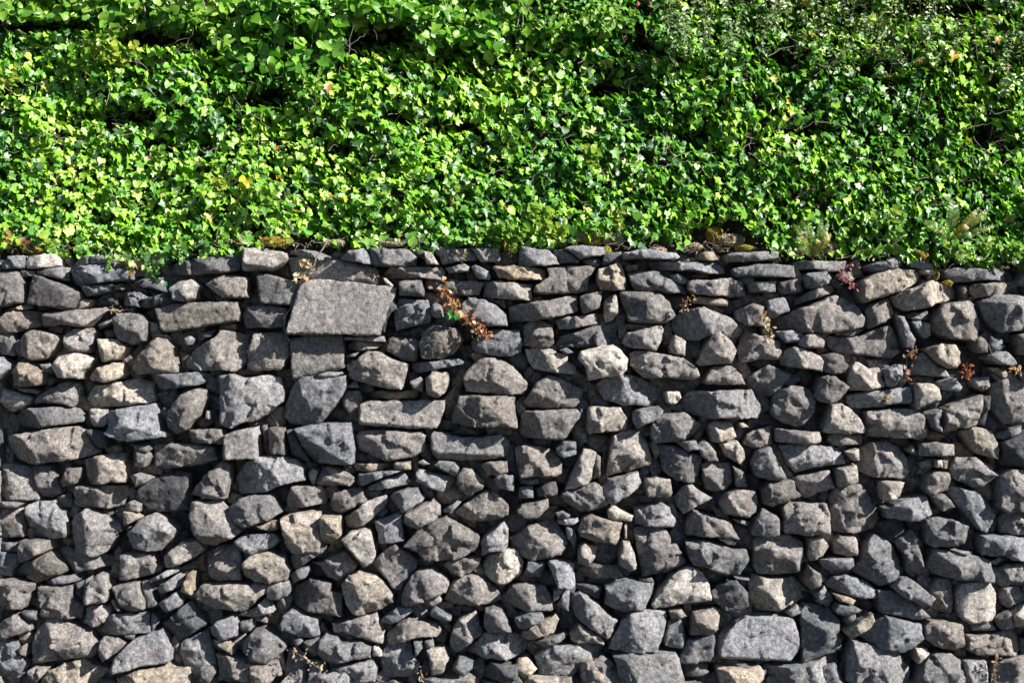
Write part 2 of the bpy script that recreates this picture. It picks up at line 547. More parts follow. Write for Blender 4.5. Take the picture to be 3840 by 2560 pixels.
g4 6,83 24,82 24,87 8,88
g4 6,90 19,89 20,100 6,101
d3 21,92 40,85 42,96 24,100
b5 3,112 8,106 33,100 34,108 22,118 12,118
g5 39,113 46,111 53,115 52,119 42,119
b5 60,130 64,118 73,115 100,122 97,135 94,141 80,140 62,135 ^92,120;88,140
w5 87,110 92,107 104,113 111,116 109,122 88,118
g4 112,108 138,106 143,109 150,120 152,127 140,127 113,126
b5 -3,139 8,130 15,126 38,119 46,130 51,140 45,152 20,157 0,152
b4 150,99 158,89 165,88 178,97 184,100 165,110 158,115 152,110
b5 190,104 195,95 205,92 222,93 224,105 222,112 214,118 193,113
b4 227,92 235,85 257,84 258,92 262,97 250,104 236,108 228,104
g5 225,57 235,53 240,62 251,82 236,84 222,80 219,68 ^232,58;240,80
b5 160,124 166,112 178,115 198,120 203,130 207,137 180,135 160,135
g3 200,118 210,120 218,122 214,125 205,122
g5 218,130 221,118 228,109 240,115 243,118 243,133 234,136 219,134 ^228,113
g5 41,120 60,118 62,122 52,125 43,124
g6 49,126 56,128 56,140 51,138
w6 103,125 105,125 105,137 103,137
@H 2880 1455
b5 2,20 5,5 20,-3 38,0 42,8 41,22 32,33 25,35 12,31 4,26
b5 40,6 46,-11 58,-13 72,-1 60,13 54,14 44,12 ^58,-10;54,12
w6 50,40 52,25 56,14 65,13 75,19 85,30 89,37 88,41 70,41 53,41
g5 71,6 102,1 129,-1 130,13 105,16 76,18 72,13
w5 132,-5 148,-5 153,-1 154,10 140,15 134,18 132,8
b6 89,21 107,19 130,18 140,25 143,35 144,43 140,46 92,45 90,35
g4 142,24 156,19 154,39 146,34
b6 158,19 170,13 192,6 190,26 187,34 165,38 156,40 158,28
d3 193,8 200,7 201,20 197,34 190,33
b6 202,-3 215,-8 240,-8 240,5 233,30 215,32 205,20 203,8
b5 6,37 44,40 45,48 40,50 7,49
b5 56,43 64,41.5 87,42 87,52 60,53 55,50
g6 10,53 20,50 45,51 65,55 69,60 70,69 50,71 25,77 18,70
w7 70,58 81,55 82,66 76,66 ^76,57
b5 83,75 84,55 92,50 110,49 122,55 129,65 128,80 124,83 100,82 92,80
b4 126,56 131,51 136,60 130,60
b5 137,50 150,48 168,51 169,61 137,61
w8 151,65 156,65 157,72 151,72
b4 138,68 150,64 150,72 140,74
b5 157,65 163,66 162,73 158,73
w6 175,39 185,35 208,40 211,50 208,65 190,60 183,50
g4 209,42 220,38 233,34 232,40 215,47 211,46
d3 213,50 235,38 240,38 240,72 214,72
b5 166,73 172,63 190,63 205,70 208,79 196,90 186,90 170,82 ^190,66;190,86
b6 142,90 145,80 150,76 163,76 166,79 162,92 148,99 144,95
w6 61,73 78,69 80,85 62,89 61,80
b5 22,83 35,79 55,75 60,91 45,96 33,101 ^45,86
b5 57,100 60,92 73,89 84,88 91,95 95,105 101,106 105,125 100,129 80,133 60,132 58,115
w5 102,86 108,84 122,85 118,98 108,103 103,101 ^114,86;108,101
g5 104,110 120,101 146,98 149,115 132,121 108,119
b3 148,99 160,96 169,108 158,112 ^160,98
g5 164,91 175,91 190,93 200,103 207,117 199,132 190,128 178,112 167,97
b4 209,80 220,74 240,76 240,112 216,113 208,108 210,92
b5 12,108 15,104 52,104 56,118 54,132 35,134 14,131 ^40,112;44,128
g4 142,120 150,117 170,121 183,127 180,142 150,145 143,140
b5 213,120 218,114 240,113 240,135 214,133
@I 0 1990
g3 0,10 18,11 19,18 5,18 0,17
b4 20,20 21,8 35,7.5 47,8 46,17 35,22 20,28
g5 -4,19 14,20 18,22 17,30 11,36 11,41 -4,40
b4 17,35 25,27 45,19 52,26 60,31 63,36 50,42 35,47 28,43 ^46,25;45,38
b4 47,18 56,16 63,17 75,21 92,21 107,26 104,32 85,34 70,40 64,36 61,31 53,27
g4 37,48 55,41 68,39 75,44 70,46 50,49
b5 110,45 112,22 118,20 139,20 142,27 149,36 135,41 118,45 ^120,28
w6 152,23 160,15 168,8 182,8 188,15 187,20 168,30 155,32
b5 188,21 200,14 218,12 223,25 221,38 222,44 200,46 192,44 190,32
b5 -4,44 10,43 24,46 33,48 28,60 24,70 5,70 -4,69
b4 36,50 55,49 68,49 69,60 77,68 76,80 55,80 40,78 37,62
d3 70,47 78,45 76,67 71,60
g5 78,45 83,42 80,66 76,67
b6 82,62 84,44 93,38 100,39 103,50 101,63 90,65 82,66
b5 105,50 112,48 129,46 131,57 134,64 134,71 118,72 112,65
g3 130,46 137,44 142,60 145,70 135,71 134,62
b5 103,62 107,62 113,72 109,73
g5 138,44 158,33 164,37 150,43 140,47
g5 143,52 165,39 169,46 165,51 145,60
g5 147,65 164,54 170,62 168,67 155,72 150,70
t5 168,53 173,38 179,38 179,57 168,54
b4 180,58 187,49 215,47 235,47 247,48 247,54 240,60 235,65 230,69 224,73 205,70 190,66 ^200,58
b5 78,82 80,70 90,67 102,67 103,73 97,82 88,88 84,86 ^90,72;88,86
g5 90,94 103,75 120,74 138,75 139,92 105,94
g5 139,75 146,80 141,92 140,92
d3 150,85 165,72 177,63 185,75 190,85 183,90 164,102 157,95
g3 115,95 125,94 124,99 117,98
g5 0,91 5,82 17,74 30,86 30,90 20,93 8,98 0,96 ^18,76;8,94
g4 21,73 36,72 36,80 28,79
b5 32,94 43,81 52,80 62,82 80,90 90,102 91,107 86,115 55,117 32,121 29,105 ^44,90;74,104
g5 -5,99 10,99 15,101 17,112 24,118 25,125 18,135 15,142 -5,142
w5 17,110 22,104 25,103 25,114 20,112
b5 94,100 98,96 110,96 116,102 110,110 97,118 94,114
g5f 105,122 108,113 125,97 150,89 154,95 158,108 158,118 130,122 108,129 104,127
b5 28,126 33,123 47,124 42,131 33,139 30,135
t5 35,140 45,128 62,120 78,117 86,122 102,127 95,133 88,139 70,145 35,145
t6 108,135 130,125 155,121 164,127 167,136 165,145 110,145
g4 164,112 165,103 190,90 195,108 200,131 170,137 168,125
g4 193,88 200,82 215,77 220,83 219,95 205,100 195,95
g5 221,83 232,80 232,90 225,95 221,90
t5 197,100 207,97 218,108 215,112 200,103
b5 199,113 210,112 225,117 240,120 252,124 256,128 248,138 240,139 220,135 205,130 201,124
g4 200,139 240,142 240,146 200,146
@J 960 1990
g5 -19,9 -10,3 0,1 17,0 20,2 23,8 18,13 5,19 -2,20 -8,18 -15,13
w6 -10,27 -2,20 12,17 27,22 29,30 32,36 30,44 15,46 0,45 -9,38
g4 -17,78 0,69 9,61 15,70 17,74 0,78
g5 -10,100 -2,92 8,90 20,94 28,102 29,106 20,115 9,119 -2,116 -9,108
g5 32,23 40,17 63,9 65,11 63,18 50,25 44,30 37,34 33,30
g4 31,40 40,34 49,32 50,38 45,43 34,48
w6 80,6 88,-1 100,-4 106,-3 109,8 111,18 108,26 101,31 88,17
b5 50,29 62,27 80,18 85,20 93,31 90,36 76,45 66,41 60,32 ^80,20;78,40
b5 107,28 118,17 128,12 148,25 147,33 140,42 134,54 126,52 122,45 108,31
b5 137,12 145,3 150,-3 155,-8 175,-14 195,-3 206,5 205,12 195,20 180,24 160,26 155,25 150,18 ^190,-2
g4 207,8 215,0 228,-11 232,-4 231,12 228,17 215,17 208,22
b4 172,31 180,25 192,23 207,24 205,30 197,38 190,41 180,38 ^202,25
w6 209,30 212,24 232,15 240,17 246,28 243,38 235,45 225,50 218,46 211,40
b5 29,60 31,52 39,50 50,43 70,47 69,54 80,56 80,78 60,75 35,70 30,64
w6 80,48 86,38 95,37 110,39 118,45 127,57 127,64 115,70 104,74 95,77 90,74 84,66 81,58
b5 10,55 13,48 20,45 31,45 32,50 30,58 20,62 12,60 ^22,52
w6 -5,50 0,46 6,48 7,53 3,61 -2,67 -7,60
b5 134,62 137,50 143,40 150,34 162,33 175,42 178,47 175,55 160,60 140,68 134,69
b5 152,66 168,57 171,63 162,69 155,68
b5 172,65 175,56 182,45 192,41 205,42 220,52 225,60 227,64 205,67 178,69
g5 23,85 26,77 33,72 57,80 59,95 52,97 38,94 25,90 ^52,82
b5 70,84 88,80 100,77 110,73 115,85 118,92 117,102 108,100 88,94 80,92 72,93 ^112,80;110,98
g4 116,80 130,68 142,69 145,72 133,80 125,83 116,83
b4 121,95 130,85 140,80 165,84 170,92 167,95 150,95 135,100 122,103
g4 160,73 165,70 180,77 180,80 175,83 163,77
b4 178,100 180,88 185,81 202,73 207,87 208,92 198,100 184,111 179,107
g4 209,85 210,70 218,67 226,70 232,84 235,90 215,91 ^220,69;226,88
g5 191,112 203,101 210,92 235,93 245,97 250,104 246,112 232,117 205,114
g4 58,110 60,97 65,93 75,96 78,100 97,100 107,104 107,115 90,115 76,119 62,117
w6 108,105 110,104 116,109 116,113 108,113
g4 34,99 42,96 44,100 38,106
g3 45,100 58,98 57,113 48,108
g4 25,130 30,108 35,106 45,112 48,122 48,140 24,140
g3 49,118 60,119 67,128 60,140 49,140
g5 70,125 85,120 107,116 112,127 110,137 90,139 72,142 68,132 ^88,122
g4 116,112 120,104 135,99 143,100 145,115 150,120 150,130 148,133 118,135 115,125
g4 145,98 153,98 154,105 147,114
w7 157,107 165,106 173,105 176,112 178,116 172,129 162,131 160,120
g4 155,99 162,98 164,104 157,106
g5 181,124 187,114 200,117 199,123 191,129 185,127
b5 -4,120 5,119 15,122 21,127 18,134 8,140 -2,137
g4 145,145 155,134 195,131 204,136 206,146 145,146
d3 208,130 215,119 240,120 240,134 209,135
g4 207,137 240,139 240,146 207,146
@K 1920 1990
g4 50,-6 57,-2 59,8 57,14 55,12 51,3
w8 60,25 62,12 66,10 77,13 75,22 69,31 60,29
w6 98,20 101,8 108,9 112,22 113,32 107,35 98,30
b4 112,-2 118,-5 138,-5 145,5 144,12 150,11 159,25 159,30 140,37 120,42 117,30 114,15 ^125,0;136,32
g5 159,9 175,7 200,14 214,16 215,25 207,38 195,38 165,29 161,22
w7 190,7 197,6 205,10 204,12 198,12
g6 11,40 15,27 31,28 30,35 26,42 12,42
g5 33,27 35,25 57,28 57,48 53,51 42,50 38,38
b4 62,34 75,29 97,32 103,43 90,44 72,44 64,42
d3 58,48 84,51 80,62 60,55
g5 85,50 96,45 105,43 130,47 128,57 120,71 112,71 104,73 92,69 84,66 86,58
w7f 127,65 135,53 148,38 160,31 170,33 180,45 182,62 160,65 140,68 130,69
d3 183,55 190,47 205,43 215,55 217,68 207,75 195,72 184,62 ^204,47
b5 -5,58 0,49 12,47 30,50 36,60 37,71 20,73 5,70 -3,66
g5 38,54 43,52 48,54 40,62 38,64
g5 41,67 48,55 53,54 52,73 45,70
g5 53,65 57,57 62,55 70,59 82,68 92,78 97,80 93,88 90,96 87,98 78,92 68,85 58,77
g5 90,100 97,88 100,80 108,73 130,70 140,72 142,75 138,92 132,108 100,108 88,107
g4 138,98 143,80 148,79 155,81 158,100 156,107 140,104
b3 143,72 155,70 160,77 146,79
b5 162,93 165,74 185,69 192,72 188,85 183,93 176,94 163,94
g5f 188,112 192,98 205,83 215,78 235,78 258,80 263,92 264,105 255,118 225,118 200,117 189,115
g5 153,117 160,98 175,96 184,94 183,110 180,117 160,119
g4 155,122 160,120 180,122 180,130 175,133 160,133
t5 187,124 212,123 225,121 231,127 230,133 222,139 190,136
g5 2,78 15,73 27,73 29,78 18,84 10,88 5,86
w6 10,91 22,84 40,75 43,80 38,92 25,96 15,99 10,95
g4 20,100 48,92 52,94 45,100 30,105
b5 53,92 62,84 72,90 83,98 84,103 70,102 60,103 54,98 ^64,90
g5 21,115 30,106 50,103 82,103 86,108 80,116 68,120 55,131 40,132 25,132 ^60,112
t6 1,125 5,117 13,115 23,126 18,131 10,137 6,133
g5 62,128 72,120 82,112 93,118 92,123 82,136 75,140 66,136 ^80,116;86,130
g6f 91,112 110,108 130,109 150,110 153,118 157,132 157,140 120,142 100,135 96,125
w7 10,140 15,133 40,132 56,134 56,146 10,146
g5 80,142 88,137 105,140 110,146 80,146
b5 157,138 174,136 173,146 158,146
b3 116,43 128,42 130,46 118,47
g4 203,41 217,43 216,45 205,43
@L 2880 1990
w6 -17,48 -13,40 0,43 25,43 40,58 41,62 15,72 -10,77 -17,62
b5 -14,8 -10,4 5,2 20,3 32,10 33,20 30,38 5,40 -10,38 -14,30 ^0,15;22,25
b5 34,20 36,6 46,3 52,10 54,13 49,22 42,26 36,26 ^46,8;44,22
b5 59,8 65,4 78,5 80,12 80,21 70,22 60,20 ^65,10
g5 46,26 55,24 75,23 76,30 72,34 50,34
b4 30,42 35,30 42,34 53,44 45,49 38,53 32,47
g6 78,35 85,22 90,8 96,2 105,6 115,14 122,28 121,38 117,44 102,51 92,45 79,38
g5 117,10 127,0 133,-2 138,12 140,25 143,40 141,47 134,46 128,38 125,22 118,14
g5 146,30 150,15 180,20 201,25 204,40 203,45 175,43 152,41 147,36
g5 193,3 215,4 240,6 240,28 222,26 212,20 208,23 194,22
g4 203,28 213,23 213,27 208,31
g5 205,35 220,31 240,30 240,49 215,51 208,45
w6f 171,58 176,47 190,45 202,46 208,56 209,75 204,81 182,84 174,78 171,68
b4 211,60 214,52 232,50 236,64 220,70 213,66
b4 147,70 150,50 156,43 171,44 169,60 168,75 155,73
g5 110,48 120,42 127,42 148,58 144,65 139,67 125,59 112,52
g5 54,48 60,42 72,40 85,44 98,52 99,60 85,62 65,56 55,53
g4 99,53 112,54 128,61 148,78 138,80 120,77 100,73
t5 58,56 72,59 78,62 75,66 62,62
g3 40,58 50,49 52,53 46,62
g4 44,65 54,55 61,62 56,70
g5 58,70 62,65 75,67 83,70 80,73 68,76 60,74 ^72,70
g3 67,80 79,73 79,79 72,85
w6 68,90 80,80 92,73 95,80 90,87 73,96 69,93
g4 16,75 26,67 30,69 30,76 22,79
g5 30,72 33,67 45,68 58,72 66,82 66,88 67,108 55,112 42,116 30,119 29,100 30,85 ^50,78;50,100
g5 83,95 96,80 105,75 125,80 138,84 141,97 132,104 120,108 100,104 88,99
b4 141,85 147,80 175,83 178,98 178,106 165,108 150,104 143,98 ^158,83;160,104
g4 186,86 205,82 208,90 188,92
b5 181,96 205,94 226,90 235,99 234,108 225,114 190,113 181,108
w6 221,74 232,66 240,65 240,86 225,88 222,80
b3 205,80 220,72 223,88 212,89
g5 71,110 75,98 90,101 115,107 125,118 131,128 128,137 120,143 85,143 68,134 70,122 ^78,118;118,126
w6 132,105 143,106 145,110 134,119
g6 133,135 140,118 150,110 165,110 176,117 177,132 175,146 133,146
g4 178,118 198,117 199,146 180,146 178,133
b5 206,118 222,114 240,113 240,146 206,146 ^226,118;226,140
g5 -9,127 0,123 30,120 52,115 66,112 66,136 40,140 -5,142
t4 55,138 76,139 80,146 53,146
g5 165,16 187,18 186,21 175,20
"""
K = 4 * 960 / 2352 * 10 / 4      # one traced unit in photo pixels (10 zoomed px)
K = 10 * 960 / 2352.0

TONE = {   # r g b base colours of stone families; 'w' also paints some lit faces
    'g': (0.186, 0.190, 0.202), 'b': (0.205, 0.192, 0.185), 'd': (0.088, 0.091, 0.100),
    't': (0.290, 0.252, 0.205), 'w': (0.300, 0.280, 0.255)}

def parse():
    out = []
    ox = oy = 0
    for ln in DATA.strip().splitlines():
        ln = ln.strip()
        if not ln:
            continue
        if ln[0] == '@':
            _, ox, oy = ln.split()
            ox, oy = float(ox), float(oy)
            continue
        t = ln.split()
        tone, dig = t[0][0], int(t[0][1]) + (0.5 if t[0][2:] == 'f' else 0)
        apex = None
        pts = []
        for w in t[1:]:
            if w[0] == '^':
                apex = [tuple(float(q) for q in a.split(',')) for a in w[1:].split(';')]
                apex = [(ox + a * K, oy + b * K) for a, b in apex]
            else:
                a, b = w.split(',')
                pts.append((ox + float(a) * K, oy + float(b) * K))
        out.append((tone, dig, pts, apex))
    return out

def hull(P):
    P = sorted(map(tuple, P))
    def half(pts):
        h = []
        for p in pts:
            while len(h) >= 2 and (h[-1][0]-h[-2][0])*(p[1]-h[-2][1])-(h[-1][1]-h[-2][1])*(p[0]-h[-2][0]) <= 0:
                h.pop()
            h.append(p)
        return h[:-1]
    return np.array(half(P) + half(P[::-1]))

def seg_dist(P, A, B):
    AB = B - A
    t = np.clip(((P[:, None] - A[None]) * AB[None]).sum(-1) / (AB * AB).sum(-1)[None], 0, 1)
    D = P[:, None] - (A[None] + t[..., None] * AB[None])
    return np.sqrt((D * D).sum(-1))

def stone_geo(pts_px, tone, dig, apex_px, seed, prot=None, res=0.0105):
    r = np.random.default_rng(seed)
    P = np.array([(wx(a), wz(b)) for a, b in pts_px])
    area = 0.5 * np.sum(P[:, 0] * np.roll(P[:, 1], -1) - P[:, 1] * np.roll(P[:, 0], -1))
    if area < 0:
        P = P[::-1]
        area = -area
    c = P.mean(0)
    size = math.sqrt(area)
    P = c + (P - c) * (1 + 0.001 / max(0.03, size))
    # boundary resampled and roughened
    E = np.roll(P, -1, 0) - P
    L = np.hypot(E[:, 0], E[:, 1])
    B = []
    for q in range(len(P)):
        m_ = max(1, int(round(L[q] / res)))
        for u in range(m_):
            B.append(P[q] + E[q] * (u / m_))
    B = np.array(B)
    n = len(B)
    T = np.roll(B, -1, 0) - np.roll(B, 1, 0)
    T /= np.maximum(np.hypot(T[:, 0], T[:, 1]), 1e-9)[:, None]
    Nn = np.stack([T[:, 1], -T[:, 0]], 1)
    B3 = np.stack([B[:, 0], np.full(n, seed * 0.37), B[:, 1]], 1)
    jag = fbm(B3, 14.0, 2, seed) * 0.0055 + fbm(B3, 55.0, 2, seed + 5) * 0.0030
    B = B + Nn * jag[:, None] * min(1.0, size / 0.12)
    c = B.mean(0)
    st = max(res * 0.95, size / 34)
    gx_, gz_ = np.meshgrid(np.arange(B[:, 0].min(), B[:, 0].max(), st), np.arange(B[:, 1].min(), B[:, 1].max(), st * 0.87))
    gx_ = gx_ + (np.arange(gx_.shape[0]) % 2)[:, None] * st * 0.5
    I = np.stack([gx_.ravel(), gz_.ravel()], 1)
    I = I + r.normal(size=I.shape) * st * 0.22
    Bn_ = np.roll(B, -1, 0)
    ins = np.zeros(len(I), bool)
    for (ax, ay), (bx, by) in zip(B, Bn_):
        if ay != by:
            ins ^= ((ay > I[:, 1]) != (by > I[:, 1])) & (I[:, 0] < (bx - ax) * (I[:, 1] - ay) / (by - ay) + ax)
    I = I[ins]
    if len(I):
        I = I[seg_dist(I, B, Bn_).min(1) > st * 0.45]
    nb_ = n
    pts2 = [Vector(p) for p in B] + [Vector(p) for p in I]
    vo, eo, fo, ov, oe, of = delaunay_2d_cdt(pts2, [(i, (i + 1) % n) for i in range(n)], [], 1, 1e-7)
    G = np.array([tuple(v) for v in vo])
    tri = np.array([f for f in fo if len(f) == 3], dtype=int)
    ring = np.zeros(n, int)
    for new_i, olds in enumerate(ov):
        for o_ in olds:
            if o_ < n:
                ring[o_] = new_i
    # keep every triangle turned the same way
    e1 = G[tri[:, 1]] - G[tri[:, 0]]; e2 = G[tri[:, 2]] - G[tri[:, 0]]
    cw = e1[:, 0] * e2[:, 1] - e1[:, 1] * e2[:, 0] < 0
    tri[cw] = tri[cw][:, ::-1]
    # height field --------------------------------------------------
    H = hull(P)
    A_, B_ = H, np.roll(H, -1, 0)
    ed = B_ - A_
    ln = np.hypot(ed[:, 0], ed[:, 1])
    keep = ln > 0.004
    A_, ed, ln = A_[keep], ed[keep], ln[keep]
    inn = np.stack([-ed[:, 1], ed[:, 0]], 1) / ln[:, None]
    de = ((G[:, None] - A_[None]) * inn[None]).sum(-1)
    de = np.maximum(de, 0)
    inr = max(0.02, de.min(1).max())
    if prot is None:
        prot = 0.025 + 0.105 * r.random() + (dig - 5) * 0.010
        prot *= min(1.0, 0.45 + size / 0.22)
    sun2 = np.array([SUN.x, SUN.z])
    sun2 = sun2 / np.hypot(*sun2)
    tilt = (dig - 5.0) * 0.13 + r.normal() * 0.05
    gdir = -sun2 * (tilt) + r.normal(size=2) * 0.07      # out-of-wall slope
    # outward height increases along gdir; facing the sun means falling towards it
    if apex_px is not None:
        Ap = np.array([(wx(a), wz(b)) for a, b in apex_px])
        dA = np.maximum(((Ap[:, None] - A_[None]) * inn[None]).sum(-1).min(0), 0.006)
        hgt = np.clip(0.62 * inr, 0.02, 0.10)
        far = dA.max()
        # facets: steep where the ridge is near the edge, gentle where it is far
        f = np.minimum(1.0, (de / dA[None]).min(1))
        h = hgt * (f - 1.0)
        prot = max(prot, 0.045) + hgt * 0.55
        h = h + ((G - c) @ gdir) * 0.35
        for q in range(2):
            an = r.uniform(0, 2 * math.pi)
            dv = np.array([math.cos(an), math.sin(an)])
            cut = dv * size * r.uniform(0.08, 0.3)
            h = np.minimum(h, ((c + cut - G) @ dv) * r.uniform(0.5, 1.1) + 0.0)
    else:
        h = (G - c) @ gdir
        sl = r.uniform(1.8, 7.0, len(ln))
        rim = -r.uniform(0.004, 0.030, len(ln)) * min(1, size / 0.15)
        # now and then one broad chamfer
        for q in range(r.integers(0, 3)):
            j = r.integers(0, len(ln))
            sl[j] = r.uniform(0.4, 1.1)
            rim[j] = -r.uniform(0.35, 0.6) * inr * sl[j] * 1.3
        # edges towards the light are knapped into narrow bright arrises
        outw = -inn @ sun2
        for j in range(len(ln)):
            if outw[j] > 0.35 and sl[j] > 1.3:
                sl[j] = r.uniform(0.8, 1.8)
                rim[j] = -r.uniform(0.006, 0.024) * min(1, size / 0.14)
        pl = rim[None] + de * sl[None]
        h = np.minimum(h, pl.min(1) + 0.0)
        # broken facets
        flat = dig != int(dig)
        for q in range(0 if flat else int(r.integers(2, 5))):
            if q == 0:      # a face turned away from the light
                an = math.atan2(-sun2[1], -sun2[0]) + r.normal() * 0.5
                lo, hi, sl_ = 0.10, 0.36, r.uniform(0.6, 1.4)
            elif q == 1:    # a face turned to the light
                an = math.atan2(sun2[1], sun2[0]) + r.normal() * 0.6
                lo, hi, sl_ = -0.05, 0.28, r.uniform(0.35, 1.0)
            else:
                an = r.uniform(0, 2 * math.pi)
                lo, hi, sl_ = 0.05, 0.36, r.uniform(0.2, 0.8)
            dv = np.array([math.cos(an), math.sin(an)])
            dv /= np.hypot(*dv)
            cut = dv * size * r.uniform(lo, hi)
            h = np.minimum(h, ((c + cut - G) @ dv) * sl_ + cut @ gdir + 0.004)
    # broken, slightly stepped planes
    m_ = int(np.clip(area / 0.0042, 2, 14))
    sites = G[r.integers(0, len(G), m_)]
    near = ((G[:, None] - sites[None]) ** 2).sum(-1).argmin(1)
    gr = r.normal(size=(m_, 2)) * (0.06 if dig != int(dig) else 0.19)
    h = h + ((G - sites[near]) * gr[near]).sum(1) + (r.normal(size=m_) * 0.0022)[near]
    db = seg_dist(G, B, np.roll(B, -1, 0)).min(1)
    h = h - 0.003 * np.exp(-db / 0.004) * min(1, size / 0.12)
    G3 = np.stack([G[:, 0], np.full(len(G), seed * 0.731), G[:, 1]], 1)
    # fractured ledges
    q = fbm(G3, 9.0, 2, seed + 9)
    led = np.floor(q * 3.0 + 0.5)
    edge = np.clip((q * 3.0 + 0.5 - led - 0.82) / 0.18, 0, 1)
    h = h + (led + edge) * (0.0015 if dig != int(dig) else 0.0040) * min(1, size / 0.15)
    rid = 1 - np.abs(fbm(G3, 16.0, 3, seed + 3))
    h = h + (rid - 0.6) * 0.003 * min(1, size / 0.14)
    h = h + fbm(G3, 38.0, 3, seed + 4) * 0.0018 + fbm(G3, 110.0, 2, seed + 6) * 0.0011
    y = -(prot + h)
    y = np.minimum(y, 0.11)
    V = np.stack([G[:, 0], y, G[:, 1]], 1)
    # sides going back into the wall
    rimy = y[ring]
    nG = len(G)
    back = []
    for dd, sh in ((0.014, 0.002), (0.06, 0.001), (0.18, -0.002)):
        Bs = B - Nn * sh
        yy = rimy + dd + 0.006 * vnoise(np.stack([Bs[:, 0], rimy, Bs[:, 1]], 1), 50.0, seed)
        if dd > 0.1:
            yy = np.maximum(yy, 0.12)
        back.append(np.stack([Bs[:, 0], yy, Bs[:, 1]], 1))
    V = np.concatenate([V] + back)
    i = np.arange(n)
    j = (i + 1) % n
    F = [tri]
    prev = ring
    for q in range(3):
        nxt = nG + q * n + i
        F.append(np.stack([prev[i], nxt[i], nxt[j]], 1))
        F.append(np.stack([prev[i], nxt[j], prev[j]], 1))
        prev = nxt
    F = np.concatenate(F)
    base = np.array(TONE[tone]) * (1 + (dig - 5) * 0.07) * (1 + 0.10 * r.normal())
    base = base * (1 + np.array([1.0, 0.2, -1.0]) * r.normal() * 0.024) * (1 + 0.12 * r.normal())
    col = np.tile(base, (len(V), 1))
    return V, F, col, area, P

wall = empty("stone_wall", (0, 0, 0),
             "long dry-laid retaining wall of rough dark grey and brown basalt stones below the ivy bank", "wall")
stones = parse()
geos = []
for i, (tone, dig, pts, apex) in enumerate(stones):
    geos.append(stone_geo(pts, tone, dig, apex, i + 1))

# gaps between the traced stones get small wedges and pinning stones
CS = 4.0
gw, gh, gy0 = 960, 412, 912.0
gx, gy = np.meshgrid((np.arange(gw) + 0.5) * CS, gy0 + (np.arange(gh) + 0.5) * CS)
cov = np.zeros((gh, gw), bool)
def mark(pts):
    P = np.array(pts)
    x0, x1 = int(max(0, P[:, 0].min() // CS)), int(min(gw, P[:, 0].max() // CS + 2))
    y0, y1 = int(max(0, (P[:, 1].min() - gy0) // CS)), int(min(gh, (P[:, 1].max() - gy0) // CS + 2))
    if x1 <= x0 or y1 <= y0:
        return
    X, Y = gx[y0:y1, x0:x1], gy[y0:y1, x0:x1]
    ins = np.zeros(X.shape, bool)
    for a in range(len(P)):
        (ax, ay), (bx, by) = P[a], P[(a + 1) % len(P)]
        if ay == by:
            continue
        cond = ((ay > Y) != (by > Y)) & (X < (bx - ax) * (Y - ay) / (by - ay) + ax)
        ins ^= cond
    cov[y0:y1, x0:x1] |= ins
for tone, dig, pts, apex in stones:
    mark(pts)
TOP = [(0, 965), (250, 955), (400, 960), (560, 985), (700, 955), (900, 932), (1300, 925), (1700, 925), (2300, 925),
       (2500, 940), (2700, 945), (2900, 970), (3100, 970), (3400, 968), (3600, 1000), (3840, 1010)]
tx, ty = zip(*TOP)
top_y = lambda px: np.interp(px, tx, ty)
cov |= gy < top_y(gx) + 14
dist = np.zeros(cov.shape)
cur = ~cov
while cur.any() and dist.max() < 20:
    dist[cur] += 1
    nx = cur.copy()
    nx[1:] &= cur[:-1]; nx[:-1] &= cur[1:]; nx[:, 1:] &= cur[:, :-1]; nx[:, :-1] &= cur[:, 1:]
    cur = nx
order = np.argwhere(dist >= 4)
vals = dist[order[:, 0], order[:, 1]] + R.random(len(order)) * 0.8
order = order[np.argsort(-vals)]
placed = []
PA = np.zeros((0, 3))
fill = []
for (yy, xx) in order:
    r0 = dist[yy, xx] * CS
    px_, py_ = gx[yy, xx], gy[yy, xx]
    if len(PA) and (np.hypot(PA[:, 0] - px_, PA[:, 1] - py_) < (PA[:, 2] + r0) * 0.92).any():
        continue
    PA = np.vstack([PA, [px_, py_, r0]])
    if len(PA) > 900:
        break
for q, (px_, py_, r0) in enumerate(PA):
    r = np.random.default_rng(5000 + q)
    # long axis follows the gap
    best, ba = 0, 0
    for a in np.linspace(0, math.pi, 8, endpoint=False):
        reach = 0
        for sgn in (1, -1):
            for st in range(1, 14):
                X = int((px_ + sgn * math.cos(a) * st * 6) / CS)
                Y = int((py_ + sgn * math.sin(a) * st * 6 - gy0) / CS)
                if not (0 <= X < gw and 0 <= Y < gh) or cov[Y, X]:
                    break
                reach += 6
        if reach > best:
            best, ba = reach, a
    la = min(max(r0 * 1.25, best * 0.42), r0 * 2.3)
    sb = r0 * r.uniform(0.95, 1.25)
    nn = int(r.integers(4, 7))
    pts = []
    for t in range(nn):
        an = 2 * math.pi * (t + r.uniform(-0.25, 0.25)) / nn + 0.6
        u, v = math.cos(an) * la * r.uniform(0.85, 1.2), math.sin(an) * sb * r.uniform(0.85, 1.2)
        pts.append((px_ + u * math.cos(ba) - v * math.sin(ba), py_ + u * math.sin(ba) + v * math.cos(ba)))
    tone = 'ggbbdt'[int(r.integers(0, 6))]
    geos.append(stone_geo(pts, tone, int(r.integers(1, 5)), None, 6000 + q,
                          prot=r.uniform(-0.095, -0.025), res=0.009))  # low digits put the shade of the gap into these stones' colour

areas = np.array([g_[3] for g_ in geos])
rank = np.argsort(-areas)
single = set(rank[:300].tolist())
rest = []
for i, (V, F, col, area, P) in enumerate(geos):
    if i in single:
        c = V.mean(0)
        me = mesh_np("stone", V, F, col, smooth=False)
        o = new_obj("stone", me, wall, M_STONE)
    else:
        rest.append((V, F, col))
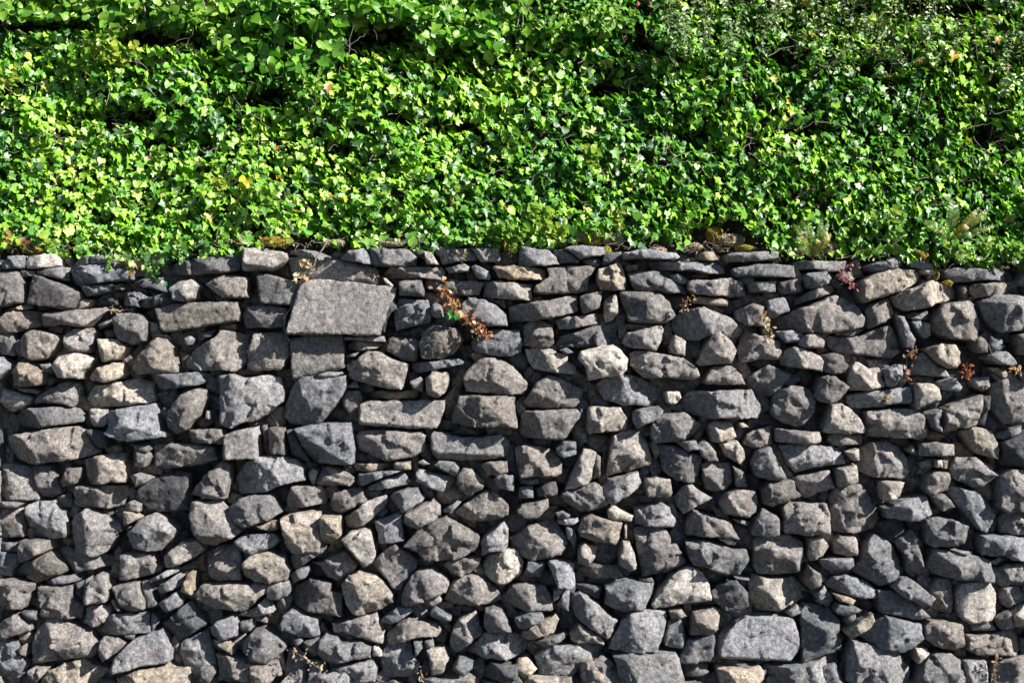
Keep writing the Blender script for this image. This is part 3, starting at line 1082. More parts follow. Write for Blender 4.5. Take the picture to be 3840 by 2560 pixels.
# the wall runs on past both sides and the foot of the picture: stones there are plain joined geometry
def shifted(dx, dz, sel, flip=1):
    for i in sel:
        V, F, col, area, P = geos[i]
        V2 = V.copy()
        if flip < 0:
            V2[:, 0] *= -1
            F2 = F[:, ::-1]
        else:
            F2 = F
        V2 = V2 + np.array([dx, 0, dz])
        rest.append((V2, F2, col))
allc = np.array([g_[0].mean(0) for g_ in geos])
selR = [i for i in range(len(geos)) if allc[i, 0] < -1.6 and areas[i] > 0.002]
shifted(5.62, 0, selR)
selL = [i for i in range(len(geos)) if allc[i, 0] > 1.6 and areas[i] > 0.002]
shifted(-5.62, 0, selL)
selB = [i for i in range(len(geos)) if 1.55 > allc[i, 2] > 1.16 and areas[i] > 0.003]
shifted(0.35, -1.17, selB)
off = 0
Vs, Fs, Cs = [], [], []
for V, F, col in rest:
    Vs.append(V); Fs.append(F + off); Cs.append(col)
    off += len(V)
o = new_obj("small_stone", mesh_np("small_stone", np.concatenate(Vs), np.concatenate(Fs), np.concatenate(Cs), False), wall, M_STONE)
o['kind'] = 'stuff'

def grid_mesh(name, fx, nx, ny, smooth=True):
    u, v = np.meshgrid(np.linspace(0, 1, nx), np.linspace(0, 1, ny))
    V = fx(u.ravel(), v.ravel())
    a = (np.arange(ny - 1)[:, None] * nx + np.arange(nx - 1)[None]).ravel()
    F = np.stack([a, a + 1, a + nx + 1, a + nx], 1)
    return mesh_np(name, V, F, None, smooth)

def mortar_f(u, v):
    x = -4.6 + 9.2 * u
    ztop = np.array(wz(top_y(x / S + 1920))) - 0.03
    z = -0.02 + (ztop + 0.02) * v
    P = np.stack([x, np.zeros_like(x), z], 1)
    y = 0.115 + fbm(P, 12.0, 3, 3) * 0.018 - (1 - np.abs(fbm(P, 34.0, 2, 9))) * 0.018
    return np.stack([x, y, z], 1)
new_obj("mortar", grid_mesh("mortar", mortar_f, 620, 190), wall, M_MORTAR)

# ------------------------------------------------------------- the bank behind and above the wall
HOLES = [(250, 95, 330, 28, 1.0), (620, 140, 230, 50, 1.0), (1420, 145, 150, 70, 1.0), (1030, 360, 120, 55, 0.9),
         (470, 435, 150, 34, 0.8), (1510, 440, 90, 32, 0.8), (2265, 330, 80, 34, 1.0), (2420, 165, 90, 70, 1.0),
         (2960, 215, 110, 65, 0.7), (3300, 270, 80, 45, 0.9), (3690, 510, 70, 70, 0.9), (2830, 550, 55, 40, 0.8),
         (3500, 30, 330, 50, 1.0), (590, 540, 50, 30, 0.8), (230, 510, 60, 25, 0.7), (3030, 480, 130, 30, 0.6),
         (1700, 470, 160, 22, 0.7), (3760, 560, 60, 60, 0.7), (1180, 250, 40, 60, 0.4), (2130, 520, 60, 25, 0.6),
         (60, 330, 50, 30, 0.5), (780, 560, 40, 18, 0.6), (1280, 560, 60, 20, 0.6), (2500, 620, 60, 18, 0.6)]
IVYB = [(0, 950), (120, 935), (260, 962), (400, 985), (640, 985), (720, 970), (900, 945), (1000, 925), (1130, 905), (1300, 915),
        (1700, 925), (1900, 938), (2090, 938), (2180, 900), (2340, 890), (2400, 925), (2560, 930), (2600, 845), (2790, 830),
        (2860, 925), (3020, 940), (3200, 955), (3500, 975), (3600, 990), (3840, 1000)]
ivb_x, ivb_y = zip(*IVYB)
def hole(px, py):
    h = np.zeros_like(px, dtype=float)
    P = np.stack([px / 130.0, np.zeros_like(px), py / 70.0], 1)
    wob = 1 + 0.45 * vnoise(P, 1.0, 77)
    wob2 = 0.42 * (1 + vnoise(P, 2.6, 78))
    for (hx, hy, rx, ry, st) in HOLES:
        d = ((px - hx) / (rx * 0.85)) ** 2 + ((py - hy) / (ry * 0.85)) ** 2
        h = np.maximum(h, st * np.clip(1.5 - d * wob - wob2, 0, 1))
    return h
def bank_y(px, py, h=None):
    """depth of the foliage face behind the wall face, metres; px,py photo pixels of the wall plane"""
    up = np.maximum(top_y(px) - py, -60) * S
    P = np.stack([px * S, np.zeros_like(px, dtype=float), py * S * 1.7], 1)
    b = fbm(P, 2.3, 2, 21) * 0.07 + fbm(P, 6.5, 2, 22) * 0.050
    y = 0.0 + up * 0.40 - b * np.clip(up / 0.15, 0.25, 1)
    if h is None:
        h = hole(px, py)
    return y + 0.26 * h
def bank_pt(px, py, extra=0.0):
    """point of the bank seen at (px,py) when standing straight in front of it"""
    sc = np.ndim(px) == 0
    px = np.atleast_1d(np.asarray(px, float)); py = np.atleast_1d(np.asarray(py, float))
    y = bank_y(px, py) + extra
    k = (DIST + y) / DIST
    out = np.stack([wx(px) * k, y, ZC + (wz(py) - ZC) * k], -1)
    return out[0] if sc else out

def soil_f(u, v):
    px = -1350 + 6540 * u
    zz = top_y(px)
    py = (zz + 60) + (-900 - (zz + 60)) * v ** 1.15
    pt = bank_pt(px, py)
    pt[:, 1] += 0.10 + 0.10 * np.clip(v * 14, 0, 1)
    near = v < 0.012
    P = pt.copy()
    pt[:, 1] += fbm(P, 14.0, 3, 8) * 0.022
    pt[near, 1] = 0.10
    return pt
bank = new_obj("earth_bank", grid_mesh("earth_bank", soil_f, 420, 200), None, M_SOIL)
bank['kind'] = 'structure'

# ------------------------------------------------------------- leaves
def leaf_template(kind):
    if kind == 'ivy':      # five shallow lobes, stalk end at origin
        o = [(0.0, 0.0), (0.26, -0.10), (0.52, 0.06), (0.34, 0.30), (0.56, 0.60), (0.22, 0.62), (0.0, 1.0),
             (-0.22, 0.62), (-0.56, 0.60), (-0.34, 0.30), (-0.52, 0.06), (-0.26, -0.10)]
        cpt = (0.0, 0.36)
        fold, droop = 0.22, 0.30
    elif kind == 'ivy2':   # blunt three lobed leaf
        o = [(0.0, 0.0), (0.36, -0.06), (0.50, 0.20), (0.42, 0.52), (0.18, 0.62), (0.0, 0.92),
             (-0.18, 0.62), (-0.42, 0.52), (-0.50, 0.20), (-0.36, -0.06)]
        cpt = (0.0, 0.34)
        fold, droop = 0.18, 0.35
    elif kind == 'heart':
        o = [(0.0, 0.04), (0.22, -0.04), (0.42, 0.14), (0.46, 0.42), (0.28, 0.74), (0.0, 1.0),
             (-0.28, 0.74), (-0.46, 0.42), (-0.42, 0.14), (-0.22, -0.04)]
        cpt = (0.0, 0.42)
        fold, droop = 0.28, 0.22
    elif kind == 'oval':
        o = [(0.0, 0.0), (0.17, 0.14), (0.27, 0.42), (0.21, 0.74), (0.0, 1.0), (-0.21, 0.74), (-0.27, 0.42), (-0.17, 0.14)]
        cpt = (0.0, 0.45)
        fold, droop = 0.35, 0.25
    else:                  # narrow small leaf
        o = [(0.0, 0.0), (0.15, 0.22), (0.19, 0.5), (0.0, 1.0), (-0.19, 0.5), (-0.15, 0.22)]
        cpt = (0.0, 0.45)
        fold, droop = 0.3, 0.2
    pts = [cpt] + o
    V = np.array([(x, y, fold * abs(x) - droop * max(0, y - 0.3) ** 2 * 1.4) for x, y in pts])
    V[:, 1] -= 0.35
    n = len(o)
    F = np.array([(0, 1 + i, 1 + (i + 1) % n) for i in range(n)])
    return V, F

TPL = {k: leaf_template(k) for k in ('ivy', 'ivy2', 'heart', 'oval', 'small')}

def frames(nrm, spin):
    """rotation matrices whose z is nrm and whose y (leaf tip) mostly hangs, turned by spin"""
    n = nrm / np.linalg.norm(nrm, axis=1, keepdims=True)
    dn = np.array([0, 0, -1.0])
    t = dn[None] - (n @ dn)[:, None] * n
    tl = np.linalg.norm(t, axis=1, keepdims=True)
    t = np.where(tl > 1e-3, t / np.maximum(tl, 1e-6), np.array([[1.0, 0, 0]]))
    b = np.cross(t, n)
    c, s = np.cos(spin)[:, None], np.sin(spin)[:, None]
    ty = t * c + b * s
    tx = np.cross(ty, n)
    return np.stack([tx, ty, n], 2)       # columns

def build_leaves(kind, pos, nrm, spin, size, col, jit=0.10, rr=R):
    V, F = TPL[kind]
    M = frames(nrm, spin)
    n = len(pos)
    loc = V[None] * size[:, None, None]
    sc = np.stack([rr.uniform(0.85, 1.15, n), np.ones(n), rr.uniform(0.3, 1.9, n)], 1)
    loc = loc * sc[:, None, :]
    W = np.einsum('nij,nvj->nvi', M, loc) + pos[:, None]
    W += rr.normal(size=W.shape) * (size * jit * 0.35)[:, None, None]
    VV = W.reshape(-1, 3)
    FF = (F[None] + (np.arange(n) * len(V))[:, None, None]).reshape(-1, 3)
    CC = np.repeat(col, len(V), 0)
    return VV, FF, CC

class Bag:
    def __init__(self):
        self.V, self.F, self.C, self.o = [], [], [], 0
    def add(self, V, F, C):
        self.V.append(V); self.F.append(F + self.o); self.C.append(C); self.o += len(V)
    def make(self, name, parent, mat, smooth=False):
        me = mesh_np(name, np.concatenate(self.V), np.concatenate(self.F), np.concatenate(self.C), smooth)
        return new_obj(name, me, parent, mat)

def tube(pts, r0, r1, col=(0.3, 0.3, 0.3), sides=4):
    pts = np.asarray(pts, float)
    n = len(pts)
    T = np.gradient(pts, axis=0)
    T /= np.maximum(np.linalg.norm(T, axis=1, keepdims=True), 1e-9)
    up = np.array([0.31, 0.2, 0.93])
    A = np.cross(T, up); A /= np.maximum(np.linalg.norm(A, axis=1, keepdims=True), 1e-9)
    Bn = np.cross(T, A)
    rr = np.linspace(r0, r1, n)[:, None]
    V = []
    for s in range(sides):
        a = 2 * math.pi * s / sides
        V.append(pts + (A * math.cos(a) + Bn * math.sin(a)) * rr)
    V = np.stack(V, 1).reshape(-1, 3)
    F = []
    for i in range(n - 1):
        for s in range(sides):
            a, b = i * sides + s, i * sides + (s + 1) % sides
            F.append((a, b, b + sides)); F.append((a, b + sides, a + sides))
    return V, np.array(F), np.tile(np.array(col, float), (len(V), 1))

def wiggle(p0, p1, n=7, amp=0.012, r=R, sag=0.0):
    t = np.linspace(0, 1, n)[:, None]
    P = np.asarray(p0)[None] * (1 - t) + np.asarray(p1)[None] * t
    w = np.cumsum(r.normal(size=(n, 3)), 0) * amp / math.sqrt(n)
    w -= t * w[-1:]
    P = P + w
    P[:, 2] -= sag * np.sin(t[:, 0] * math.pi)
    return P

SUNV = np.array(SUN)
GREEN = np.array([0.048, 0.155, 0.014])
def ivy_colours(n, px, py, r=R):
    pal = np.array([(0.045, 0.175, 0.022), (0.140, 0.350, 0.020), (0.290, 0.500, 0.035), (0.460, 0.600, 0.130), (0.022, 0.085, 0.016)])
    P = np.stack([px / 260.0, np.zeros(n), py / 170.0], 1)
    patch = vnoise(P, 1.0, 31)
    warm = np.clip(0.33 + 0.30 * patch + np.where(px < 900, 0.10, 0) + r.normal(size=n) * 0.27, 0, 0.999)
    k = warm * 3
    i = k.astype(int)
    f = (k - i)[:, None]
    i2 = np.minimum(i + 1, 3)
    c = pal[i] * (1 - f) + pal[i2] * f
    dk = r.random(n) < 0.12
    c[dk] = pal[4]
    c *= (1 + r.normal(size=(n, 1)) * 0.12)
    yl = r.random(n) < 0.003
    c[yl] = (0.42, 0.30, 0.02)
    br = r.random(n) < 0.003
    c[br] = (0.26, 0.11, 0.04)
    return np.clip(c, 0.005, 0.8)

ivy = empty("ivy_bank", (0, 0.2, 2.65),
            "dense bank of glossy green ivy covering the slope above the stone wall", "ivy")

def ivy_layer(n, extra_lo, extra_hi, size_k, seed, cover_holes, xr=(-1150, 4990)):
    r = np.random.default_rng(seed)
    px = r.uniform(*xr, n)
    lo = np.interp(px, ivb_x, ivb_y) + fbm(np.stack([px / 60, px * 0, px * 0], 1), 1.0, 2, 5) * 26
    py = -560 + (lo + 560) * r.random(n)
    h = hole(px, py)
    keep = r.random(n) > h * cover_holes
    # clumping: fewer leaves between the shoots
    cl = vnoise(np.stack([px / 46.0, px * 0, py / 34.0], 1), 1.0, 41 + seed % 3)
    keep &= r.random(n) < 0.86 + 0.45 * cl
    px, py, h, cl = px[keep], py[keep], h[keep], cl[keep]
    n = len(px)
    ex = r.uniform(extra_lo, extra_hi, n) - 0.030 * cl
    y = bank_y(px, py, h) + ex
    k = (DIST + y) / DIST
    pos = np.stack([wx(px) * k, y, ZC + (wz(py) - ZC) * k], 1)
    # normal: out of the bank, up and partly towards the light, with the slope of the clumps
    e = 14.0
    gxn = (bank_y(px + e, py) - bank_y(px - e, py)) / (2 * e * S)
    gzn = (bank_y(px, py - e) - bank_y(px, py + e)) / (2 * e * S)
    GP = np.stack([px / 38.0, ex * 30.0, py / 34.0], 1)
    grp = 0.42 * np.stack([vnoise(GP, 1.0, 90), vnoise(GP, 1.0, 91) * 0.5, vnoise(GP, 1.0, 92)], 1)
    nb = np.stack([gxn, -np.ones(n), gzn], 1)
    nb /= np.linalg.norm(nb, axis=1, keepdims=True)
    nrm = nb * 0.50 + np.array([0.52, -0.16, 0.42])[None] + r.normal(size=(n, 3)) * 0.27 + grp
    spin = r.normal(size=n) * 0.7 + 0.9 * vnoise(GP, 1.0, 93)
    big = np.clip((560 - py) / 500, 0, 1) * np.clip(1.3 - np.abs(px - 1500) / 1400, 0.25, 1)
    size = (25 + 12 * big + np.abs(r.normal(size=n)) * 9 - 4) * S * size_k
    size = np.clip(size, 0.016, 0.075)
    col = ivy_colours(n, px, py, r)
    return px, py, pos, nrm, spin, size, col

mass = Bag()
tot = 0
front = None
for (n, lo, hi, sk, seed, ch) in ((14000, 0.060, 0.130, 1.15, 1, 0.6), (21000, 0.015, 0.075, 1.05, 2, 0.85), (28000, -0.030, 0.03, 1.0, 3, 1.1)):
    px, py, pos, nrm, spin, size, col = ivy_layer(n, lo, hi, sk, seed, ch)
    kind = R.random(len(px))
    if seed == 3:
        vis = (px > 10) & (px < 3830) & (py > 5)
        idx = np.argwhere(vis).ravel()
        idx = idx[np.argsort(-size[idx])][:290]
        front = (px[idx], pos[idx], nrm[idx], spin[idx], size[idx] * 1.05, col[idx])
        keep = np.ones(len(px), bool); keep[idx] = False
        px, py, pos, nrm, spin, size, col, kind = [a[keep] for a in (px, py, pos, nrm, spin, size, col, kind)]
    up = py < 330
    heart = (kind < np.where(up & (px > 700) & (px < 2600), 0.6, 0.12))
    i2 = ~heart & (kind > 0.62)
    i1 = ~heart & ~i2
    for nm, msk in (('heart', heart), ('ivy2', i2), ('ivy', i1)):
        if msk.any():
            mass.add(*build_leaves(nm, pos[msk], nrm[msk], spin[msk], size[msk], col[msk]))
o = mass.make("leaf_mass", ivy, M_IVY, True)
o.data.transform(Matrix.Translation((0, -0.2, -2.65)))
o['kind'] = 'stuff'
# the largest leaves in front, one by one; their meshes are shared between alike leaves
lib = []
for q in range(12):
    V, F = TPL['ivy' if q % 3 else 'ivy2']
    V = V.copy()
    V[:, 2] *= R.uniform(0.5, 1.8)
    V += R.normal(size=V.shape) * 0.02
    c = ivy_colours(1, np.array([R.uniform(0, 3800)]), np.array([R.uniform(0, 900)]))
    me = mesh_np("leaf", V, F, np.repeat(np.clip(c, 0.02, 0.3), len(V), 0), True)
    me.materials.append(M_IVY)
    lib.append(me)
fx, fpos, fn, fs, fsz, fc = front
FM = frames(fn, fs)
for q in range(len(fx)):
    o = bpy.data.objects.new("leaf", lib[q % 12])
    m = Matrix([[*(FM[q][i] * fsz[q]), fpos[q][i] - (0, 0.2, 2.65)[i]] for i in range(3)] + [[0, 0, 0, 1]])
    COL.objects.link(o)
    o.parent = ivy
    o.matrix_basis = m

# dead grey twigs and runners showing in the hollows and through the leaves
tw = Bag()
rt = np.random.default_rng(99)
for (hx, hy, rx, ry, st) in HOLES:
    cnt = int(3 + rx * ry / 900 * st)
    for q in range(cnt):
        px = hx + rt.uniform(-1, 1) * rx * 1.1
        py = hy + rt.uniform(-1, 1) * ry * 1.2
        vert = (hx > 3100 and hy < 100)
        L = rt.uniform(30, 120)
        a = rt.normal() * 0.35 + (math.pi / 2 if vert else rt.uniform(-0.9, 0.9))
        p0 = bank_pt(px, py, rt.uniform(-0.16, -0.02))
        p1 = bank_pt(px + math.cos(a) * L, py - math.sin(a) * L, rt.uniform(-0.16, -0.03))
        p1[1] = p0[1] + rt.normal() * 0.03
        tw.add(*tube(wiggle(p0, p1, 7, 0.02, rt), 0.0022, 0.0010))
for q in range(420):
    px, py = rt.uniform(-300, 4100), rt.uniform(-100, 930)
    L = rt.uniform(25, 90)
    a = rt.uniform(0, math.pi)
    e = rt.uniform(-0.045, 0.0)
    p0 = bank_pt(px, py, e)
    p1 = bank_pt(px + math.cos(a) * L, py - math.sin(a) * L, e + 0.02)
    tw.add(*tube(wiggle(p0, p1, 6, 0.014, rt), 0.0018, 0.0009))
o = tw.make("twig", ivy, M_TWIG, True)
o.data.transform(Matrix.Translation((0, -0.2, -2.65)))
o['kind'] = 'stuff'

# ------------------------------------------------------------- helper for small plants
def leaf_obj(name, kind, pos, nrm, spin, size, col, parent, mat, r):
    V, F = TPL[kind]
    M = frames(np.array([nrm], float), np.array([spin]))[0]
    loc = V * size
    loc = loc * np.array([r.uniform(0.85, 1.15), 1, r.uniform(0.4, 1.7)]) + r.normal(size=V.shape) * size * 0.03
    W = loc @ M.T + np.asarray(pos)
    me = mesh_np(name, W, F, np.tile(np.asarray(col, float), (len(W), 1)), True)
    return new_obj(name, me, parent, mat)

def sprig(px, py, hpx, nleaf, leafpx, cols, label, name="broadleaf_sprig", cat="plant", group=None, kind='oval',
          lean=0.0, ex=-0.06, seed=0, mat=None, stems=1, on_wall=False, base=None):
    """a shoot with leaves standing all round its stem"""
    r = np.random.default_rng(seed)
    b = bank_pt(px, py, ex) if not on_wall else np.array([wx(px), ex, wz(py)])
    root = empty(name, tuple(b), label, cat, group)
    for sidx in range(stems):
        ln = lean + (sidx - (stems - 1) / 2) * 0.55 + r.normal() * 0.08
        top = np.array([math.sin(ln) * hpx * S, -0.03 - 0.02 * r.random(), math.cos(ln) * hpx * S])
        P = wiggle((0, 0, 0), top, 7, 0.008, r)
        V, F, C = tube(P, 0.0024, 0.0012)
        st = mesh_np("stem", V, F, C, True)
        new_obj("stem", st, root, M_STEM)
        for q in range(nleaf):
            t = 0.25 + 0.75 * (q + 0.5) / nleaf
            p = P[0] * (1 - t) + P[-1] * t
            a = q * 2.4 + r.normal() * 0.2
            out = np.array([math.cos(a), -0.35 + 0.5 * math.sin(a), 0.35 + 0.5 * t])
            nrm = np.array([-math.cos(a) * 0.35 + 0.25, -0.75, 0.5]) + r.normal(size=3) * 0.2
            sz = leafpx * S * r.uniform(0.75, 1.15)
            pos = p + out / np.linalg.norm(out) * sz * 0.42
            # leaf tip points outwards
            spin = math.atan2(out[0], -out[2]) * -1.0
            c = np.array(cols[int(r.integers(0, len(cols)))]) * (1 + 0.1 * r.normal())
            leaf_obj("leaf", kind, pos, nrm, -spin, sz, np.clip(c, 0.01, 0.8), root, mat or M_OVAL, r)
    return root

YG = [(0.16, 0.30, 0.03), (0.11, 0.26, 0.02), (0.22, 0.34, 0.05), (0.08, 0.20, 0.02)]
YY = [(0.30, 0.34, 0.04), (0.22, 0.32, 0.03), (0.14, 0.26, 0.03)]
RD = [(0.36, 0.12, 0.05), (0.30, 0.22, 0.05), (0.22, 0.27, 0.04)]
# shoots of broader, yellower leaves along the coping and through the ivy: (px, py of the foot, height px, leaves, leaf px, colours, stems, words)
SPR = [
 (1785, 930, 60, 9, 38, YG, 2, "yellow-green leafy shoots on the coping, leftmost of the central row"),
 (1850, 925, 75, 11, 40, YG, 2, "yellow-green leafy shoots on the coping just left of the tall central pair"),
 (1925, 925, 85, 12, 42, YG, 3, "bushy yellow-green shoots above the small orange-tinged plant on the wall"),
 (1985, 870, 85, 12, 42, YG, 2, "tall yellow-green shoots with upright leaves amid the central row"),
 (2035, 905, 110, 13, 44, YY, 2, "tallest yellow shoot with broad upright leaves in the central row"),
 (2085, 925, 70, 12, 40, YY, 3, "rounded pale yellow plant hugging the coping at the right end of the central row"),
 (2250, 905, 30, 4, 36, YY, 1, "single small yellow-green shoot behind the orange moss on the coping"),
 (2320, 885, 95, 12, 40, YY, 2, "golden-yellow shoot with pointed leaves above the orange moss"),
 (2580, 880, 75, 5, 44, YG, 1, "lone shoot with long bright leaves left of the bare soil patch"),
 (3285, 870, 60, 5, 48, YY, 1, "left one of two yellow-leaved shoots above the wall between the ferns"),
 (3342, 860, 65, 6, 50, YY, 1, "right one of two yellow-leaved shoots above the wall between the ferns"),
 (3155, 910, 40, 6, 38, YG, 1, "small bright green shoot just right of the left fern"),
 (3350, 925, 65, 8, 38, YG, 2, "green shoots standing over the rosette of long leaves on the coping"),
 (3555, 985, 70, 9, 36, YG, 2, "upright green shoots on the coping left of the lowest right-hand shoots"),
 (3610, 990, 60, 9, 36, YG, 2, "green shoots with a dry brown leaf below the right fern"),
 (3690, 970, 70, 9, 38, YG, 2, "broad green shoots above the long pale coping stone at right"),
 (3790, 985, 70, 10, 40, YG, 3, "bright yellow-green shoots on the coping at the right edge"),
 (665, 950, 55, 8, 34, YG, 2, "green shoots on the coping left of the tan square stone"),
 (840, 925, 45, 8, 44, YG, 1, "rosette of yellow-edged round leaves above the sloping coping stone"),
 (760, 925, 60, 8, 36, YG, 2, "leafy green shoots above the left end of the sloping coping stone"),
 (905, 935, 45, 4, 42, [(0.24, 0.32, 0.12)], 1, "pale grey-green leaves drooping over the coping left of the tan stone"),
 (1030, 935, 22, 3, 32, YY, 1, "small yellow leaf shoot on the tan square stone"),
 (1075, 925, 45, 4, 46, YY, 1, "pale yellow upright leaves beside the moss over the tan square stone"),
 (1350, 925, 40, 5, 34, [(0.22, 0.30, 0.10)], 1, "pale leaved shoot above the long light coping stone"),
 (85, 945, 30, 3, 46, YY, 1, "round yellow leaf plant on the coping near the left edge"),
 (190, 945, 35, 6, 30, YY, 2, "low yellow-green shoots on mossy coping near the left edge"),
 (30, 930, 60, 7, 34, RD, 1, "shoot with a few red-orange leaves at the left edge above the wall"),
 (300, 300, 110, 11, 48, YG, 2, "yellow-green privet-like shoots under the dark hollow at upper left"),
 (350, 250, 100, 11, 50, YY, 2, "pale yellow upright shoots left of the largest pair at upper left"),
 (450, 285, 130, 14, 56, YY, 3, "largest cluster of yellow-green oval leaves at upper left"),
 (410, 190, 90, 9, 48, YG, 2, "oval-leaved shoots rising into the dark hollow at upper left"),
 (660, 145, 70, 8, 46, YG, 1, "yellow shoot standing alone in the dark hollow at upper left"),
 (800, 180, 55, 6, 44, YG, 1, "yellow shoot at the right end of the upper left hollow"),
 (40, 360, 110, 9, 40, YY, 2, "yellow shoots against the left edge of the ivy"),
 (1250, 240, 110, 12, 42, YY, 2, "yellow-green oval shoots left of the dark twiggy hollow at top centre"),
 (1180, 400, 130, 12, 36, YG, 2, "tall loose yellow-green shoot below the top centre bushes"),
 (820, 745, 60, 9, 42, YY, 2, "yellow-green oval shoot low in the ivy at left"),
 (925, 735, 50, 5, 48, [(0.42, 0.34, 0.02), (0.36, 0.36, 0.03)], 1, "golden-leaved shoot in the ivy above the tan square stone"),
 (1000, 790, 75, 8, 50, YG, 2, "shoots with large pale round leaves above the tan square stone"),
 (600, 620, 60, 9, 38, YG, 2, "yellow-green tuft in the middle of the left-hand ivy"),
 (2215, 650, 85, 10, 52, YY, 2, "bright lime-yellow shoot in the ivy right of centre"),
 (1690, 770, 80, 8, 44, YG, 2, "lime-green upright shoot in the ivy near the centre"),
 (1930, 560, 70, 7, 40, YG, 1, "small lime shoot in the central ivy"),
 (2260, 130, 90, 10, 42, YG, 2, "yellow-green shoots near the orange bud at top right of centre"),
 (2340, 160, 120, 10, 44, YG, 2, "tall oval-leaved shoot at the edge of the dark hollow right of top centre"),
 (3290, 70, 75, 12, 52, YG, 2, "bright green broadleaf shoots near the dark top right corner"),
]
for q, (px, py, hp, nl, lp, cols, stn, words) in enumerate(SPR):
    sprig(px, py, hp, nl, lp * 0.9, cols, words, group="broadleaf shoots growing through the ivy", seed=300 + q, stems=stn,
          ex=-0.07, lean=0.0)
sprig(1915, 965, 45, 7, 34, [(0.07, 0.20, 0.02), (0.10, 0.24, 0.02), (0.42, 0.20, 0.07)], "small bright green plant with orange-tinged leaves growing from a joint in the wall top",
      name="wall_plant", seed=900, stems=2, on_wall=True, ex=-0.06)
sprig(1735, 995, 50, 8, 15, [(0.20, 0.24, 0.08), (0.26, 0.22, 0.10)], "tiny pale sprig rooted on the light grey coping stone at centre",
      name="wall_plant", seed=901, stems=2, on_wall=True, ex=-0.07)

# ivy trails hanging over the coping
def trail(points, nleaf, leafpx, cols, label, seed, name="ivy_trail", cat="ivy", kinds=('ivy', 'ivy2'), mat=None, y0=-0.09, spread=14, curl=1.0, stem_mat=None, stem_r=0.0016, group=None):
    r = np.random.default_rng(seed)
    p0 = np.array([wx(points[0][0]), y0, wz(points[0][1])])
    root = empty(name, tuple(p0), label, cat, group)
    P = np.array([(wx(a) - p0[0], r.normal() * 0.006, wz(b) - p0[2]) for a, b in points])
    tt = np.linspace(0, len(P) - 1, len(P) * 4)
    PP = np.stack([np.interp(tt, np.arange(len(P)), P[:, k]) for k in range(3)], 1)
    PP += r.normal(size=PP.shape) * 0.0015
    V, F, C = tube(PP, stem_r, stem_r * 0.6)
    new_obj("stem", mesh_np("stem", V, F, C, True), root, stem_mat or M_TWIG)
    for q in range(nleaf):
        b = PP[int(r.integers(0, len(PP)))]
        pos = b + np.array([r.normal() * spread * S, -0.012 - 0.03 * r.random(), r.normal() * spread * S])
        nrm = np.array([0.25, -0.8, 0.35]) + r.normal(size=3) * 0.38 * curl
        c = np.array(cols[int(r.integers(0, len(cols)))]) * (1 + 0.15 * r.normal())
        leaf_obj("leaf", kinds[int(r.integers(0, len(kinds)))], pos, nrm, r.normal() * 1.0, leafpx * S * r.uniform(0.7, 1.25), np.clip(c, 0.01, 0.8), root, mat or M_IVY, r)
    return root
IVC = [(0.10, 0.22, 0.02), (0.06, 0.17, 0.015), (0.20, 0.28, 0.04), (0.03, 0.10, 0.015)]
trail([(436, 955), (428, 985), (440, 1010), (446, 1052)], 22, 17, IVC, "thin ivy trail hanging down the face of the top left stones", 51, spread=10)
trail([(530, 960), (560, 985), (590, 1000), (600, 1020)], 34, 26, IVC, "ragged ivy trail hanging over the coping right of the thin trail", 52, spread=22)
trail([(500, 990), (505, 1015), (515, 1028)], 10, 26, [(0.30, 0.33, 0.04), (0.32, 0.16, 0.06), (0.12, 0.24, 0.02)], "short trail with yellow and brown leaves under the ivy edge at left", 53, spread=10)
trail([(690, 930), (700, 960), (708, 985)], 14, 24, IVC, "ivy trail drooping onto the left end of the sloping coping stone", 54, spread=12)
trail([(3560, 960), (3575, 985)], 12, 26, IVC, "ivy trail drooping over the long pale coping stone at right", 55, spread=14)

# withered brown plants on the wall face
BR = [(0.34, 0.15, 0.08), (0.45, 0.24, 0.14), (0.52, 0.34, 0.22), (0.24, 0.09, 0.05)]
PALE = [(0.50, 0.38, 0.28), (0.56, 0.45, 0.34), (0.40, 0.25, 0.17)]
trail([(1655, 1075), (1680, 1110), (1705, 1150), (1730, 1185), (1770, 1215), (1800, 1240), (1825, 1265)], 150, 19, BR, "largest withered vine with curled rust-brown leaves crossing the stones right of the big slab", 61,
      name="withered_vine", cat="dead plant", kinds=('oval', 'heart'), mat=M_DRY, spread=13, curl=2.2, y0=-0.12)
trail([(1690, 1180), (1705, 1195)], 5, 26, [(0.05, 0.22, 0.03)], "few fresh green leaves sprouting on the largest withered vine", 62, name="green_sprout", cat="plant", spread=12, y0=-0.13)
trail([(1150, 985), (1165, 1010), (1145, 1040), (1135, 1052)], 26, 26, PALE, "pale dried leaves caught on a root above the big slab", 63, name="dried_leaves", cat="dead plant",
      kinds=('oval', 'heart'), mat=M_DRY, spread=14, curl=2.0)
trail([(2855, 1175), (2862, 1210), (2868, 1240), (2872, 1265)], 55, 17, PALE + BR, "tall dry brown tuft in the joint left of the wide wedge stone", 64, name="dry_tuft", cat="dead plant",
      kinds=('small', 'oval'), mat=M_DRY, spread=11, curl=2.2)
trail([(2585, 1115), (2565, 1135), (2552, 1165)], 26, 16, PALE + BR, "dry russet wisp in the joint beside the thin tan stone", 65, name="dry_wisp", cat="dead plant",
      kinds=('small', 'oval'), mat=M_DRY, spread=9, curl=2.0)
trail([(3595, 1365), (3605, 1390), (3608, 1408)], 36, 16, [(0.40, 0.12, 0.05), (0.30, 0.08, 0.04)], "small rust-red dead tuft under the light triangular stone at right", 66, name="dead_tuft", cat="dead plant",
      kinds=('small',), mat=M_DRY, spread=10, curl=2.2)
